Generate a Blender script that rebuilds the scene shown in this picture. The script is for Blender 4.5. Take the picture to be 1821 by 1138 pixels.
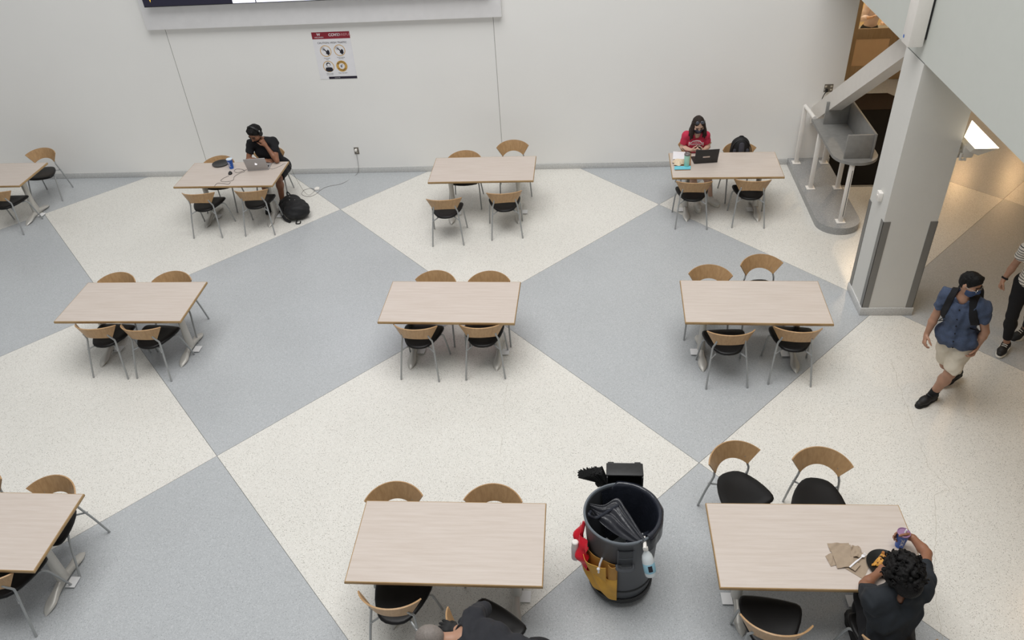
import bpy, bmesh, math, random
import numpy as np
from mathutils import Vector, Matrix
from mathutils.bvhtree import BVHTree
random.seed(7); rng = np.random.default_rng(7)
for o in list(bpy.data.objects): bpy.data.objects.remove(o)
SC = bpy.context.scene
COL = SC.collection
PI = math.pi

# ---------------------------------------------------------------- camera
FPX = 1409.62
CR = Vector((0.99563, 0.07345, -0.05774)); CF = Vector((-0.09273, 0.79602, -0.59812))
CR = (CR - CF*CR.dot(CF)).normalized(); CF.normalize(); CU = CR.cross(CF)
cam_d = bpy.data.cameras.new('camera'); cam = bpy.data.objects.new('camera', cam_d); COL.objects.link(cam)
cam_d.sensor_fit = 'HORIZONTAL'; cam_d.sensor_width = 36.0; cam_d.lens = FPX*36.0/1821.0
cam_d.clip_start = .05; cam_d.clip_end = 200
CAMP = Vector((0, 0, 5.90145))
cam.matrix_world = Matrix(((CR.x, CU.x, -CF.x, 0), (CR.y, CU.y, -CF.y, 0), (CR.z, CU.z, -CF.z, CAMP.z), (0, 0, 0, 1)))
SC.camera = cam
def ray(px, py): return (CF*FPX + CR*(px-910.5) - CU*(py-569))
def U(px, py, z=0.0):
    d = ray(px, py); return CAMP + d*((z-CAMP.z)/d.z)

# ---------------------------------------------------------------- light
w = bpy.data.worlds.new('overcast_atrium_daylight'); SC.world = w; w.use_nodes = True
bg = w.node_tree.nodes['Background']; bg.inputs[0].default_value = (.95, .98, 1.0, 1); bg.inputs[1].default_value = .28
sl = bpy.data.lights.new('skylight', 'AREA'); sl.shape = 'RECTANGLE'; sl.size = 10.5; sl.size_y = 9; sl.energy = 1600; sl.color = (1.0, .992, .98)
so = bpy.data.objects.new('skylight', sl); COL.objects.link(so); so.location = (-1.2, 5.0, 13.5)
SC.view_settings.view_transform = 'Standard'; SC.view_settings.look = 'None'
SC.view_settings.exposure = 0.0; SC.view_settings.gamma = 1; SC.view_settings.use_curve_mapping = False

# ---------------------------------------------------------------- materials
def lin(c):
    f = lambda v: v/12.92 if v <= .04045 else ((v+.055)/1.055)**2.4
    return tuple(f(v/255.0) for v in c) + (1,)
MATS = {}
def mat(name, c, rough=.6, metal=0, spec=.5, var=0, vscale=8, bump=0, bscale=60, stretch=(1,1,1), emit=None, estr=0, coat=0, sheen=0, trans=0, alpha=1):
    if name in MATS: return MATS[name]
    m = bpy.data.materials.new(name); m.use_nodes = True; nt = m.node_tree; b = nt.nodes['Principled BSDF']
    b.inputs['Base Color'].default_value = lin(c); b.inputs['Roughness'].default_value = rough
    b.inputs['Metallic'].default_value = metal; b.inputs['Specular IOR Level'].default_value = spec
    b.inputs['Coat Weight'].default_value = coat; b.inputs['Sheen Weight'].default_value = sheen
    b.inputs['Transmission Weight'].default_value = trans; b.inputs['Alpha'].default_value = alpha
    tc = nt.nodes.new('ShaderNodeTexCoord'); mp = nt.nodes.new('ShaderNodeMapping'); mp.inputs['Scale'].default_value = stretch
    nt.links.new(tc.outputs['Object'], mp.inputs['Vector'])
    n = nt.nodes.new('ShaderNodeTexNoise'); n.inputs['Scale'].default_value = vscale; n.inputs['Detail'].default_value = 5
    nt.links.new(mp.outputs['Vector'], n.inputs['Vector'])
    v = var if var else .03
    r = nt.nodes.new('ShaderNodeMapRange'); r.inputs['From Min'].default_value = .25; r.inputs['From Max'].default_value = .75
    r.inputs['To Min'].default_value = 1-v; r.inputs['To Max'].default_value = 1+v
    nt.links.new(n.outputs['Fac'], r.inputs['Value'])
    h = nt.nodes.new('ShaderNodeHueSaturation'); h.inputs['Color'].default_value = lin(c)
    nt.links.new(r.outputs['Result'], h.inputs['Value']); nt.links.new(h.outputs['Color'], b.inputs['Base Color'])
    if bump:
        n2 = nt.nodes.new('ShaderNodeTexNoise'); n2.inputs['Scale'].default_value = bscale; n2.inputs['Detail'].default_value = 3
        nt.links.new(mp.outputs['Vector'], n2.inputs['Vector'])
        bp = nt.nodes.new('ShaderNodeBump'); bp.inputs['Strength'].default_value = bump; bp.inputs['Distance'].default_value = .01
        nt.links.new(n2.outputs['Fac'], bp.inputs['Height']); nt.links.new(bp.outputs['Normal'], b.inputs['Normal'])
    if emit: b.inputs['Emission Color'].default_value = lin(emit); b.inputs['Emission Strength'].default_value = estr
    MATS[name] = m; return m
def terrazzo(name, c, dark, light, pd=.16):
    m = bpy.data.materials.new(name); m.use_nodes = True; nt = m.node_tree; b = nt.nodes['Principled BSDF']; L = nt.links.new
    tc = nt.nodes.new('ShaderNodeTexCoord')
    def vor(scale):
        v = nt.nodes.new('ShaderNodeTexVoronoi'); v.inputs['Scale'].default_value = scale; L(tc.outputs['Object'], v.inputs['Vector'])
        s = nt.nodes.new('ShaderNodeSeparateColor'); L(v.outputs['Color'], s.inputs['Color']); return s, v
    def step(sock, lo, hi):
        r = nt.nodes.new('ShaderNodeMapRange'); r.inputs['From Min'].default_value = lo; r.inputs['From Max'].default_value = hi; L(sock, r.inputs['Value']); return r.outputs['Result']
    def mix(f, a, c2):
        x = nt.nodes.new('ShaderNodeMix'); x.data_type = 'RGBA'; L(f, x.inputs['Factor'])
        for i, s in ((6, a), (7, c2)):
            if isinstance(s, tuple): x.inputs[i].default_value = s
            else: L(s, x.inputs[i])
        return x.outputs[2]
    s1, v1 = vor(125); s2, v2 = vor(220)
    base = mix(step(s2.outputs['Red'], .0, 1.0), lin(tuple(int(k*.955) for k in c)), lin(tuple(min(255, int(k*1.04)) for k in c)))
    f1 = nt.nodes.new('ShaderNodeMath'); f1.operation = 'MULTIPLY'
    L(step(s1.outputs['Green'], 1-pd, 1-pd+.02), f1.inputs[0]); L(step(v1.outputs['Distance'], .0075/ .0105*.55, .30), f1.inputs[1])
    base = mix(f1.outputs[0], base, lin(dark))
    base = mix(step(s1.outputs['Blue'], .9, .92), base, lin(light))
    n = nt.nodes.new('ShaderNodeTexNoise'); n.inputs['Scale'].default_value = .9; n.inputs['Detail'].default_value = 4; L(tc.outputs['Object'], n.inputs['Vector'])
    r = nt.nodes.new('ShaderNodeMapRange'); r.inputs['From Min'].default_value = .3; r.inputs['From Max'].default_value = .7; r.inputs['To Min'].default_value = .97; r.inputs['To Max'].default_value = 1.03
    L(n.outputs['Fac'], r.inputs['Value'])
    h = nt.nodes.new('ShaderNodeHueSaturation'); L(base, h.inputs['Color']); L(r.outputs['Result'], h.inputs['Value']); L(h.outputs['Color'], b.inputs['Base Color'])
    b.inputs['Roughness'].default_value = .24; b.inputs['Specular IOR Level'].default_value = .35
    return m
def woodmat(name, c, c2, stretch, rough=.45, scale=6):
    m = bpy.data.materials.new(name); m.use_nodes = True; nt = m.node_tree; b = nt.nodes['Principled BSDF']; L = nt.links.new
    tc = nt.nodes.new('ShaderNodeTexCoord'); mp = nt.nodes.new('ShaderNodeMapping'); mp.inputs['Scale'].default_value = stretch; L(tc.outputs['Object'], mp.inputs['Vector'])
    n = nt.nodes.new('ShaderNodeTexNoise'); n.inputs['Scale'].default_value = scale; n.inputs['Detail'].default_value = 8; n.inputs['Roughness'].default_value = .65; L(mp.outputs['Vector'], n.inputs['Vector'])
    cr = nt.nodes.new('ShaderNodeValToRGB'); cr.color_ramp.elements[0].position = .32; cr.color_ramp.elements[1].position = .66
    cr.color_ramp.elements[0].color = lin(c2); cr.color_ramp.elements[1].color = lin(c); L(n.outputs['Fac'], cr.inputs['Fac']); L(cr.outputs['Color'], b.inputs['Base Color'])
    b.inputs['Roughness'].default_value = rough; b.inputs['Specular IOR Level'].default_value = .4
    return m

# ---------------------------------------------------------------- mesh helpers: all return (verts, faces)
def join(*parts):
    V, F = [], []
    for v, f in parts:
        k = len(V); V += [tuple(a) for a in v]; F += [tuple(i+k for i in q) for q in f]
    return V, F
def xf(vf, M):
    return [tuple(M @ Vector(v)) for v in vf[0]], vf[1]
def mv(vf, x=0, y=0, z=0, rz=0, rx=0, ry=0):
    M = Matrix.Translation((x, y, z)) @ Matrix.Rotation(rz, 4, 'Z') @ Matrix.Rotation(ry, 4, 'Y') @ Matrix.Rotation(rx, 4, 'X')
    return xf(vf, M)
def box(x0, x1, y0, y1, z0, z1, bev=0, seg=2):
    V = [(x, y, z) for z in (z0, z1) for y in (y0, y1) for x in (x0, x1)]
    F = [(0, 2, 3, 1), (4, 5, 7, 6), (0, 1, 5, 4), (2, 6, 7, 3), (0, 4, 6, 2), (1, 3, 7, 5)]
    if bev:
        bm = bmesh.new(); vs = [bm.verts.new(v) for v in V]; [bm.faces.new([vs[i] for i in f]) for f in F]
        bmesh.ops.bevel(bm, geom=bm.edges[:], offset=bev, segments=seg, affect='EDGES', profile=.5)
        bm.verts.index_update(); V = [tuple(v.co) for v in bm.verts]; F = [tuple(v.index for v in f.verts) for f in bm.faces]; bm.free()
    return V, F
def spline(pts, n=8, closed=False):
    P = [Vector(p) for p in pts]; out = []; m = len(P)
    for i in range(m if closed else m-1):
        if closed: p0, p1, p2, p3 = P[(i-1) % m], P[i], P[(i+1) % m], P[(i+2) % m]
        else: p0, p1, p2, p3 = P[max(i-1, 0)], P[i], P[i+1], P[min(i+2, m-1)]
        for k in range(n):
            t = k/n
            out.append(.5*((2*p1)+(p2-p0)*t+(2*p0-5*p1+4*p2-p3)*t*t+(3*p1-p0-3*p2+p3)*t**3))
    if not closed: out.append(P[-1])
    return out
def tube(pts, r, n=8, closed=False, flat=1.0, up=None):
    P = [Vector(p) for p in pts]; m = len(P); V, F = [], []
    R = r if hasattr(r, '__len__') else [r]*m
    T = [((P[(i+1) % m]-P[i-1]) if closed else (P[min(i+1, m-1)]-P[max(i-1, 0)])).normalized() for i in range(m)]
    a = Vector(up) if up else (Vector((0, 0, 1)) if abs(T[0].z) < .9 else Vector((1, 0, 0)))
    nrm = (a - T[0]*a.dot(T[0])).normalized()
    for i in range(m):
        nrm = (nrm - T[i]*nrm.dot(T[i])).normalized(); bi = T[i].cross(nrm)
        for k in range(n):
            q = 2*PI*k/n; V.append(tuple(P[i] + (bi*math.cos(q) + nrm*math.sin(q)*flat)*R[i]))
    for i in range(m if closed else m-1):
        j = (i+1) % m
        for k in range(n): F.append((i*n+k, i*n+(k+1) % n, j*n+(k+1) % n, j*n+k))
    if not closed:
        F.append(tuple(range(n-1, -1, -1))); F.append(tuple((m-1)*n+k for k in range(n)))
    return V, F
def lathe(prof, n=24, sx=1, sy=1, caps=True):
    V, F = [], []
    for r, z in prof:
        for k in range(n): V.append((r*sx*math.cos(2*PI*k/n), r*sy*math.sin(2*PI*k/n), z))
    m = len(prof)
    for i in range(m-1):
        for k in range(n): F.append((i*n+k, i*n+(k+1) % n, (i+1)*n+(k+1) % n, (i+1)*n+k))
    if caps and prof[0][0] > 1e-5: F.append(tuple(range(n-1, -1, -1)))
    if caps and prof[-1][0] > 1e-5: F.append(tuple((m-1)*n+k for k in range(n)))
    return V, F
def prism(out, z0, z1):
    n = len(out); V = [(x, y, z0) for x, y in out] + [(x, y, z1) for x, y in out]
    F = [tuple(range(n-1, -1, -1)), tuple(range(n, 2*n))] + [(i, (i+1) % n, n+(i+1) % n, n+i) for i in range(n)]
    return V, F
def shell(fn, nu, nv, t):
    """thick sheet: fn(u,v) in 0..1 -> point; thickness along the sheet normal"""
    P = [[Vector(fn(i/nu, j/nv)) for j in range(nv+1)] for i in range(nu+1)]
    V, F = [], []; W = nv+1
    N = []
    for i in range(nu+1):
        for j in range(nv+1):
            du = P[min(i+1, nu)][j]-P[max(i-1, 0)][j]; dv = P[i][min(j+1, nv)]-P[i][max(j-1, 0)]
            c = du.cross(dv); N.append(c.normalized() if c.length > 1e-9 else Vector((0, 0, 1)))
    for i in range(nu+1):
        for j in range(nv+1): V.append(tuple(P[i][j]+N[i*W+j]*t/2))
    for i in range(nu+1):
        for j in range(nv+1): V.append(tuple(P[i][j]-N[i*W+j]*t/2))
    o = (nu+1)*W
    for i in range(nu):
        for j in range(nv):
            a = i*W+j; b = a+W; F.append((a, b, b+1, a+1)); F.append((o+a, o+a+1, o+b+1, o+b))
    ring = [i*W for i in range(nu+1)] + [nu*W+j for j in range(1, W)] + [i*W+nv for i in range(nu-1, -1, -1)] + [j for j in range(nv-1, 0, -1)]
    for k in range(len(ring)):
        a, b = ring[k], ring[(k+1) % len(ring)]; F.append((a, o+a, o+b, b))
    return V, F
def ellipsoid(c, r, n=16, m=10):
    V, F = lathe([(max(math.sin(PI*i/m), 1e-6), -math.cos(PI*i/m)) for i in range(m+1)], n)
    return [(c[0]+x*r[0], c[1]+y*r[1], c[2]+z*r[2]) for x, y, z in V], F[:n*m]
def mk(name, vf, m, parent=None, smooth=True, ang=40):
    me = bpy.data.meshes.new(name); me.from_pydata([tuple(v) for v in vf[0]], [], [tuple(f) for f in vf[1]]); me.update()
    bm = bmesh.new(); bm.from_mesh(me); bmesh.ops.recalc_face_normals(bm, faces=bm.faces[:])
    if smooth:
        ca = math.radians(ang)
        for f in bm.faces: f.smooth = True
        for e in bm.edges:
            if len(e.link_faces) == 2 and e.calc_face_angle(0) > ca: e.smooth = False
    bm.to_mesh(me); bm.free()
    o = bpy.data.objects.new(name, me); COL.objects.link(o)
    if m: me.materials.append(m)
    if parent: o.parent = parent
    return o
def tag(o, label=None, cat=None, group=None, kind=None):
    if label: o['label'] = label
    if cat: o['category'] = cat
    if group: o['group'] = group
    if kind: o['kind'] = kind
    return o
def empty(name, loc=(0, 0, 0), rz=0, label=None, cat=None, group=None):
    o = bpy.data.objects.new(name, None); COL.objects.link(o); o.location = loc; o.rotation_euler = (0, 0, rz); o.empty_display_size = .1
    return tag(o, label, cat, group)
def copy_tree(o, parent=None):
    c = o.copy(); COL.objects.link(c)
    if parent: c.parent = parent
    for ch in list(o.children): copy_tree(ch, c)
    return c
def text_vf(s, size, bold=False, ext=.0, align='CENTER', spacing=1.0):
    cu = bpy.data.curves.new('t', 'FONT'); cu.body = s; cu.size = size; cu.align_x = align; cu.align_y = 'CENTER'; cu.extrude = ext; cu.space_character = spacing
    cu.resolution_u = 3
    if bold: cu.offset = size*.02
    ob = bpy.data.objects.new('t', cu); COL.objects.link(ob)
    dg = bpy.context.evaluated_depsgraph_get(); me = bpy.data.meshes.new_from_object(ob.evaluated_get(dg))
    vf = ([tuple(v.co) for v in me.vertices], [tuple(p.vertices) for p in me.polygons])
    bpy.data.objects.remove(ob); bpy.data.curves.remove(cu); bpy.data.meshes.remove(me)
    return vf
def disc(x, y, r, n=20, z=0, r0=0):
    if not r0: return [(x+r*math.cos(2*PI*k/n), y+r*math.sin(2*PI*k/n), z) for k in range(n)], [tuple(range(n))]
    V = [(x+q*math.cos(2*PI*k/n), y+q*math.sin(2*PI*k/n), z) for q in (r0, r) for k in range(n)]
    return V, [(k, (k+1) % n, n+(k+1) % n, n+k) for k in range(n)]
def quad(x0, x1, y0, y1, z=0): return [(x0, y0, z), (x1, y0, z), (x1, y1, z), (x0, y1, z)], [(0, 1, 2, 3)]
# ---------------------------------------------------------------- the room
M_wall = mat('wall_paint', (242, 241, 238), .75, var=.012, vscale=1.2, bump=.03, bscale=90)
M_par = mat('parapet_paint', (204, 207, 201), .7, var=.01)
M_col = mat('column_paint', (219, 218, 213), .65, var=.012)
M_base = terrazzo('terrazzo_base', (158, 159, 159), (122, 122, 122), (178, 178, 178))
M_skirt = terrazzo('terrazzo_skirting', (204, 204, 202), (172, 172, 171), (216, 216, 214))
M_cream = terrazzo('terrazzo_cream', (224, 221, 214), (118, 112, 102), (232, 230, 224), .20)
M_grey = terrazzo('terrazzo_grey', (182, 185, 187), (136, 138, 140), (192, 195, 197), .19)
M_strip = mat('divider_zinc', (120, 120, 116), .4, metal=.6)
M_steel = mat('steel_guard', (134, 133, 130), .42, metal=.45, var=.03)
M_white = mat('white_paint', (236, 232, 226), .5)
M_brace = mat('brace_paint', (222, 217, 210), .6)
M_lam = mat('grey_laminate', (138, 137, 134), .45, var=.10, vscale=14)
M_black = mat('black_plastic', (24, 24, 25), .5)
M_rub = mat('black_mat', (22, 21, 20), .95, var=.2, vscale=60, spec=.1)
M_brown = mat('mat_brown', (52, 43, 36), .95, var=.15, vscale=60, spec=.1)
M_chrome = mat('brushed_metal', (170, 170, 168), .3, metal=.9)
M_doorwood = woodmat('door_oak', (172, 146, 112), (154, 128, 95), (6, 6, .5), .5)

WY = 12.03
fl = mk('floor', box(-14, 14, -5, 22, -.2, -.004), M_strip, smooth=False); tag(fl, 'terrazzo floor of large cream and grey diamonds', 'floor', kind='structure')
GX, GY, SX, SY = -1.363, 5.505, 2.471, 2.625
for i in range(-5, 7):
    for k in range(-3, 7):
        if (i+k) % 2: continue
        x, y = GX+i*SX, GY+k*SY
        e = .9988
        vf = prism([(x-SX*e, y), (x, y-SY*e), (x+SX*e, y), (x, y+SY*e)], -.03, 0)
        mk('terrazzo_panel', vf, M_cream if i % 2 == 0 else M_grey, fl, smooth=False)
M_crack = mat('crack_dark', (180, 174, 162), .9)
def crack(px):
    P = [U(*q) for q in px]; L, R = [], []
    for i, c in enumerate(P):
        t = (P[min(i+1, len(P)-1)]-P[max(i-1, 0)]).normalized(); n = Vector((-t.y, t.x, 0)); wd = .0014
        L.append((c.x+n.x*wd, c.y+n.y*wd, .0006)); R.append((c.x-n.x*wd, c.y-n.y*wd, .0006))
    n = len(P); mk('crack', (L+R, [(i, i+1, n+i+1, n+i) for i in range(n-1)]), M_crack, fl)
def jit(pts, seed):
    r = random.Random(seed); out = []
    for a, b in zip(pts, pts[1:]):
        for k in range(8):
            t = k/8; out.append((a[0]+(b[0]-a[0])*t+r.uniform(-2.2, 2.2), a[1]+(b[1]-a[1])*t+r.uniform(-1, 1)))
    return out+[pts[-1]]
crack(jit([(902, 680), (896, 720), (900, 745)], 1)); crack(jit([(893, 770), (889, 812)], 2))
crack(jit([(1635, 780), (1650, 830), (1690, 870), (1661, 880), (1664, 960), (1660, 1010), (1668, 1090), (1676, 1138)], 3))
crack(jit([(1585, 640), (1600, 690), (1625, 760)], 4)); crack(jit([(1330, 360), (1345, 372)], 5))

wl = mk('wall_back', box(-14, 3.88, WY, WY+.25, -.05, 7.5), M_wall, smooth=False); tag(wl, 'tall plain off-white wall behind the back tables', 'wall', kind='structure')
M_seam = mat('wall_seam', (150, 147, 142), .8)
for x in (-6.45, -1.36): mk('wall_joint', box(x-.0035, x+.0035, WY-.001, WY+.004, .1, 7.5), M_seam, wl, smooth=False)
bb = mk('baseboard_back', box(-14, 3.24, WY-.014, WY, 0, .10, .004), M_skirt); tag(bb, 'grey terrazzo baseboard along the back wall', 'baseboard', kind='structure')
bb2 = mk('baseboard_end', box(3.88, 3.895, WY, WY+.25, 0, .10, .004), M_skirt); tag(bb2, 'grey baseboard on the end of the back wall', 'baseboard', kind='structure')

# column with base and corner guards, gallery slab and parapet above it
CX0, CX1, CY0, CY1 = 3.29, 3.862, 7.945, 8.475
co = mk('column', box(CX0, CX1, CY0, CY1, -.02, 3.045), M_col, smooth=False); tag(co, 'square off-white column carrying the gallery', 'column', kind='structure')
g = .018
mk('column_base', join(box(CX0-g, CX1+g, CY0-g, CY0, 0, .11, .004), box(CX0-g, CX1+g, CY1, CY1+g, 0, .11, .004), box(CX0-g, CX0, CY0, CY1, 0, .11, .004), box(CX1, CX1+g, CY0, CY1, 0, .11, .004)), M_skirt, co)
for gx in (0, 1):
    for gy in (0, 1):
        x = (CX0, CX1)[gx]; y = (CY0, CY1)[gy]; sx = 1 if gx else -1; sy = 1 if gy else -1; wd = .075; th = .006
        a = box(*sorted((x-sx*wd, x+sx*th)), *sorted((y, y+sy*th)), .11, 1.28, .001, 1); b = box(*sorted((x, x+sx*th)), *sorted((y-sy*wd, y+sy*th)), .11, 1.28, .001, 1)
        mk('corner_guard', join(a, b), M_steel, co)
mk('wall_switch', join(box(CX0-.045, CX0, 8.13, 8.22, 1.43, 1.535, .006), box(CX0-.052, CX0-.044, 8.16, 8.19, 1.47, 1.50, .003)), M_white, co)
sb = mk('gallery_slab', box(CX0+.16, 14, -5, 18, 3.05, 3.40), M_par, smooth=False); tag(sb, 'gallery floor slab over the right-hand corridor', 'slab', kind='structure')
pp = mk('wall_gallery_parapet', box(CX0, CX0+.16, -5, 18, 3.05, 4.30), M_par, smooth=False); tag(pp, 'smooth pale grey gallery parapet above the column', 'wall', kind='structure')
mk('joint_line', box(CX0-.001, CX0+.01, CY0, CY1, 3.043, 3.052), mat('joint_dark', (110, 112, 110), .8), pp, smooth=False)
# boxed pier fixed to the parapet above the column, with a black edge strip and a blue round sticker
pr = empty('pier_casing', (CX0, 8.2, 3.07), 0, 'white square pier casing on parapet with blue round sticker', 'casing')
mk('casing', box(-.165, -.022, -.18, .03, .11, 1.23, .012), M_white, pr)
mk('edge_strip', box(-.0218, -.0015, -.165, .03, .18, 1.23), M_black, pr, smooth=False)
mk('sticker', xf(disc(0, 0, .018, 18), Matrix.Translation((-.1662, -.02, .175)) @ Matrix.Rotation(-PI/2, 4, 'Y')), mat('sticker_blue', (40, 100, 190), .4), pr)
# steel brace from the back wall up to the column head
a = Vector((3.56, 12.04, .80)); b = Vector((3.60, 8.62, 3.17)); d = (b-a).normalized(); up = Vector((1, 0, 0)).cross(d).normalized()
if up.z < 0: up = -up
bm_v = []; sxw, suw = .09, .118
for P in (a, b):
    for s, t in ((-1, -1), (1, -1), (1, 1), (-1, 1)): bm_v.append(tuple(P+Vector((1, 0, 0))*s*sxw+up*t*suw))
br = mk('diagonal_brace', (bm_v, [(0, 1, 2, 3), (4, 5, 6, 7), (0, 1, 5, 4), (1, 2, 6, 5), (2, 3, 7, 6), (3, 0, 4, 7)]), M_brace, smooth=False); tag(br, 'diagonal white steel brace from back wall to column head', 'brace', kind='structure')

cw = mk('wall_right', join(box(11.0, 11.2, -5, 20, -.05, 3.05), box(7.8, 11.2, 19.8, 20, -.05, 3.05)), mat('corridor_wall', (190, 172, 148), .7), smooth=False); tag(cw, 'far wall of the corridor beyond the gallery', 'wall', kind='structure')
# vestibule behind: door wall, oak doors with glass
DY = 15.62
vw = mk('wall_vestibule', join(box(3.6, 4.97, DY, DY+.2, 0, 3.05), box(4.97, 6.75, DY, DY+.2, 2.25, 3.05), box(6.75, 7.2, DY, DY+.2, 0, 3.05)), M_wall, smooth=False); tag(vw, 'vestibule wall around the oak doors', 'wall', kind='structure')
M_glass = mat('door_glass', (235, 240, 238), .02, trans=1, spec=.3)
for n, (x0, x1) in enumerate(((4.99, 5.862), (5.87, 6.742))):
    dr = empty('door_%d' % (n+1), (x0, DY, 0), 0, ('left leaf' if n == 0 else 'right leaf')+' of the oak and glass doors behind the brace', 'door'); tag(dr, kind='structure')
    wd = x1-x0; st = .125
    mk('door_stile', box(0, st, 0, .05, 0.005, 2.2, .004), M_doorwood, dr); mk('door_stile', box(wd-st, wd, 0, .05, .005, 2.2, .004), M_doorwood, dr)
    for z0, z1 in ((.005, .28), (.80, .985), (2.08, 2.2)): mk('door_rail', box(st, wd-st, 0, .05, z0, z1, .004), M_doorwood, dr)
    mk('door_pane', box(st, wd-st, .02, .028, .985, 2.08), M_glass, dr, smooth=False); mk('door_panel', box(st, wd-st, .018, .034, .28, .80), mat('door_veneer', (214, 180, 140), .45), dr, smooth=False)
    mk('pull_handle', tube([(wd-.06 if n == 0 else .06, -.0, 1.2), (wd-.06 if n == 0 else .06, -.05, 1.2), (wd-.06 if n == 0 else .06, -.05, 1.5), (wd-.06 if n == 0 else .06, 0, 1.5)], .01), M_chrome, dr)
rm = mk('wall_office', join(box(4.2, 7.25, 19.0, 19.2, 0, 3.05), box(4.0, 4.2, DY+.2, 19, 0, 3.05), box(7.2, 7.35, DY+.2, 19, 0, 3.05)), mat('warm_wall', (232, 205, 160), .7), smooth=False); tag(rm, 'warm lit room seen through the oak doors', 'wall', kind='structure')
def lamp(name, loc, e, col, size):
    l = bpy.data.lights.new(name, 'AREA'); l.energy = e; l.color = col; l.size = size; l.shape = 'DISK'
    o = bpy.data.objects.new(name, l); COL.objects.link(o); o.location = loc; return o
lamp('office_lamp', (5.9, 17.2, 2.9), 60, (1, .82, .58), .6)
# recessed ceiling downlights over the corridor and vestibule
M_bulb = mat('lamp_bulb', (255, 230, 190), .4, emit=(255, 214, 160), estr=40)
for n, (x, y, e) in enumerate(((5.2, 13.4, 26), (8.49, 17.09, 34), (9.62, 17.05, 34), (5.6, 9.2, 3), (7.6, 10.4, 9), (5.4, 6.0, 5), (6.4, 3.2, 5))):
    z = 3.05
    dl = empty('ceiling_downlight', (x, y, z), 0, 'round recessed downlight in the corridor ceiling, ' + ('over the doormat', 'first beyond the doors', 'second beyond the doors', 'behind the column', 'far right of the corridor', 'beside the walkers', 'nearest the balcony')[n], 'lamp', 'corridor downlights')
    mk('trim_ring', mv(lathe([(.10, 0), (.10, -.012), (.078, -.012), (.078, -.001)], 24, caps=False)), M_white, dl)
    mk('bulb', mv(lathe([(.074, -.004), (.05, -.010), (0, -.012)], 20)), M_bulb, dl)
    lamp('downlight_glow', (x, y, z-.03), e, ((1, .76, .50) if n == 0 else (1, .62, .30)), .16)

# doormats in the vestibule
m1 = mk('doormat', prism([(3.90, 11.24), (5.26, 11.24), (5.62, 14.12), (3.90, 14.12)], 0, .012), M_rub, smooth=False); tag(m1, 'large black doormat behind the grey counter', 'mat')
mk('edge_trim', box(3.90, 5.26, 11.222, 11.2398, 0, .013), M_chrome, m1)
m2 = mk('doormat', prism([(3.95, 14.135), (5.86, 14.135), (5.86, 14.46), (5.64, 14.90), (3.95, 14.90)], 0, .012), M_brown, smooth=False); tag(m2, 'dark brown mat with cut corner before the oak doors', 'mat')  # far mat piece, browner in tone than the black one

# plinth with counter on white posts
def stadium(x0, x1, y0, y1, n=14, r=None):
    r = (x1-x0)/2; cx = (x0+x1)/2
    return [(x0, y1)] + [(cx-r*math.cos(PI*k/n), y0+r-r*math.sin(PI*k/n)) for k in range(n+1)] + [(x1, y1)]
pl = mk('plinth', prism(stadium(3.235, 3.83, 9.80, 12.029), 0, .105), M_base, smooth=True); tag(pl, 'low grey terrazzo plinth with rounded end under the counter', 'plinth', kind='structure')
ct = empty('counter', (3.6, 10.7, .105), 0, 'grey laminate counter with side panels on white steel posts', 'counter')
def ctp(vf): return mv(vf, -3.6, -10.7, -.105)
mk('counter_top', ctp(prism(stadium(3.325, 3.92, 9.93, 11.42), .985, 1.025)), M_lam, ct)
mk('side_panel', ctp(box(3.44, 3.775, 10.06, 10.09, 1.0252, 1.36, .003)), M_lam, ct)
mk('side_panel', ctp(box(3.44, 3.775, 11.20, 11.23, 1.0252, 1.36, .003)), M_lam, ct)
mk('back_panel', ctp(box(3.776, 3.806, 10.05, 11.25, 1.0252, 1.37, .003)), M_lam, ct)
for x, y, t in ((3.33, 11.86, 1.05), (3.33+.03, 11.0, .985), (3.75, 11.84, .985), (3.75, 10.99, .985), (3.545, 9.99, .985)):
    ps = mk('post', ctp(box(x-.028, x+.028, y-.028, y+.028, .115, t, .004)), M_white, ct)
    if y < 10: mk('slot', ctp(box(x+.006, x+.014, y-.0295, y-.0275, .2, .9)), M_black, ps, smooth=False)
    mk('post_foot', ctp(box(x-.062, x+.062, y-.062, y+.062, .1052, .117, .003)), M_white, ps)
mk('end_rail', ctp(tube([(3.33, 11.87, 1.04), (3.36, 11.40, 1.04)], .03, 10)), M_white, ct)

# outlets
M_plate = mat('outlet_steel', (128, 122, 112), .4, metal=.5)
def outlet(c, label, wide=1):
    o = empty('wall_outlet', (c[0], WY, c[2]), 0, label, 'outlet')
    mk('cover_plate', box(-.04*wide, .04*wide, -.006, 0, -.06, .06, .002), M_plate, o)
    for sx in ((0,) if wide == 1 else (-.04, .04)):
        for sz in (-.025, .025): mk('socket', box(sx-.016, sx+.016, -.009, -.005, sz-.014, sz+.014, .002), mat('socket_ivory', (205, 196, 180), .5), o)
    return o
outlet((-3.8, 0, .40), 'steel wall outlet with a white plug near the laptop table')
o2 = outlet((3.67, 0, 1.25), 'steel double outlet with black plug above the grey counter', 1.6)
pg = mk('power_plug', mv(box(-.018, .018, -.05, 0, -.018, .018, .005), -3.8, WY-.0095, .425), M_white); tag(pg, 'white charger plug in the low wall outlet', 'plug')
pg2 = mk('power_plug', join(mv(box(-.02, .02, -.04, 0, -.02, .02, .005), 3.64, WY-.0095, 1.222), tube(spline([(3.64, WY-.05, 1.21), (3.615, WY-.05, 1.18), (3.60, WY-.02, 1.08), (3.60, WY-.012, .9)]), .006, 6)), M_black); tag(pg2, 'black plug and cord in the outlet above the counter', 'plug')

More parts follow.
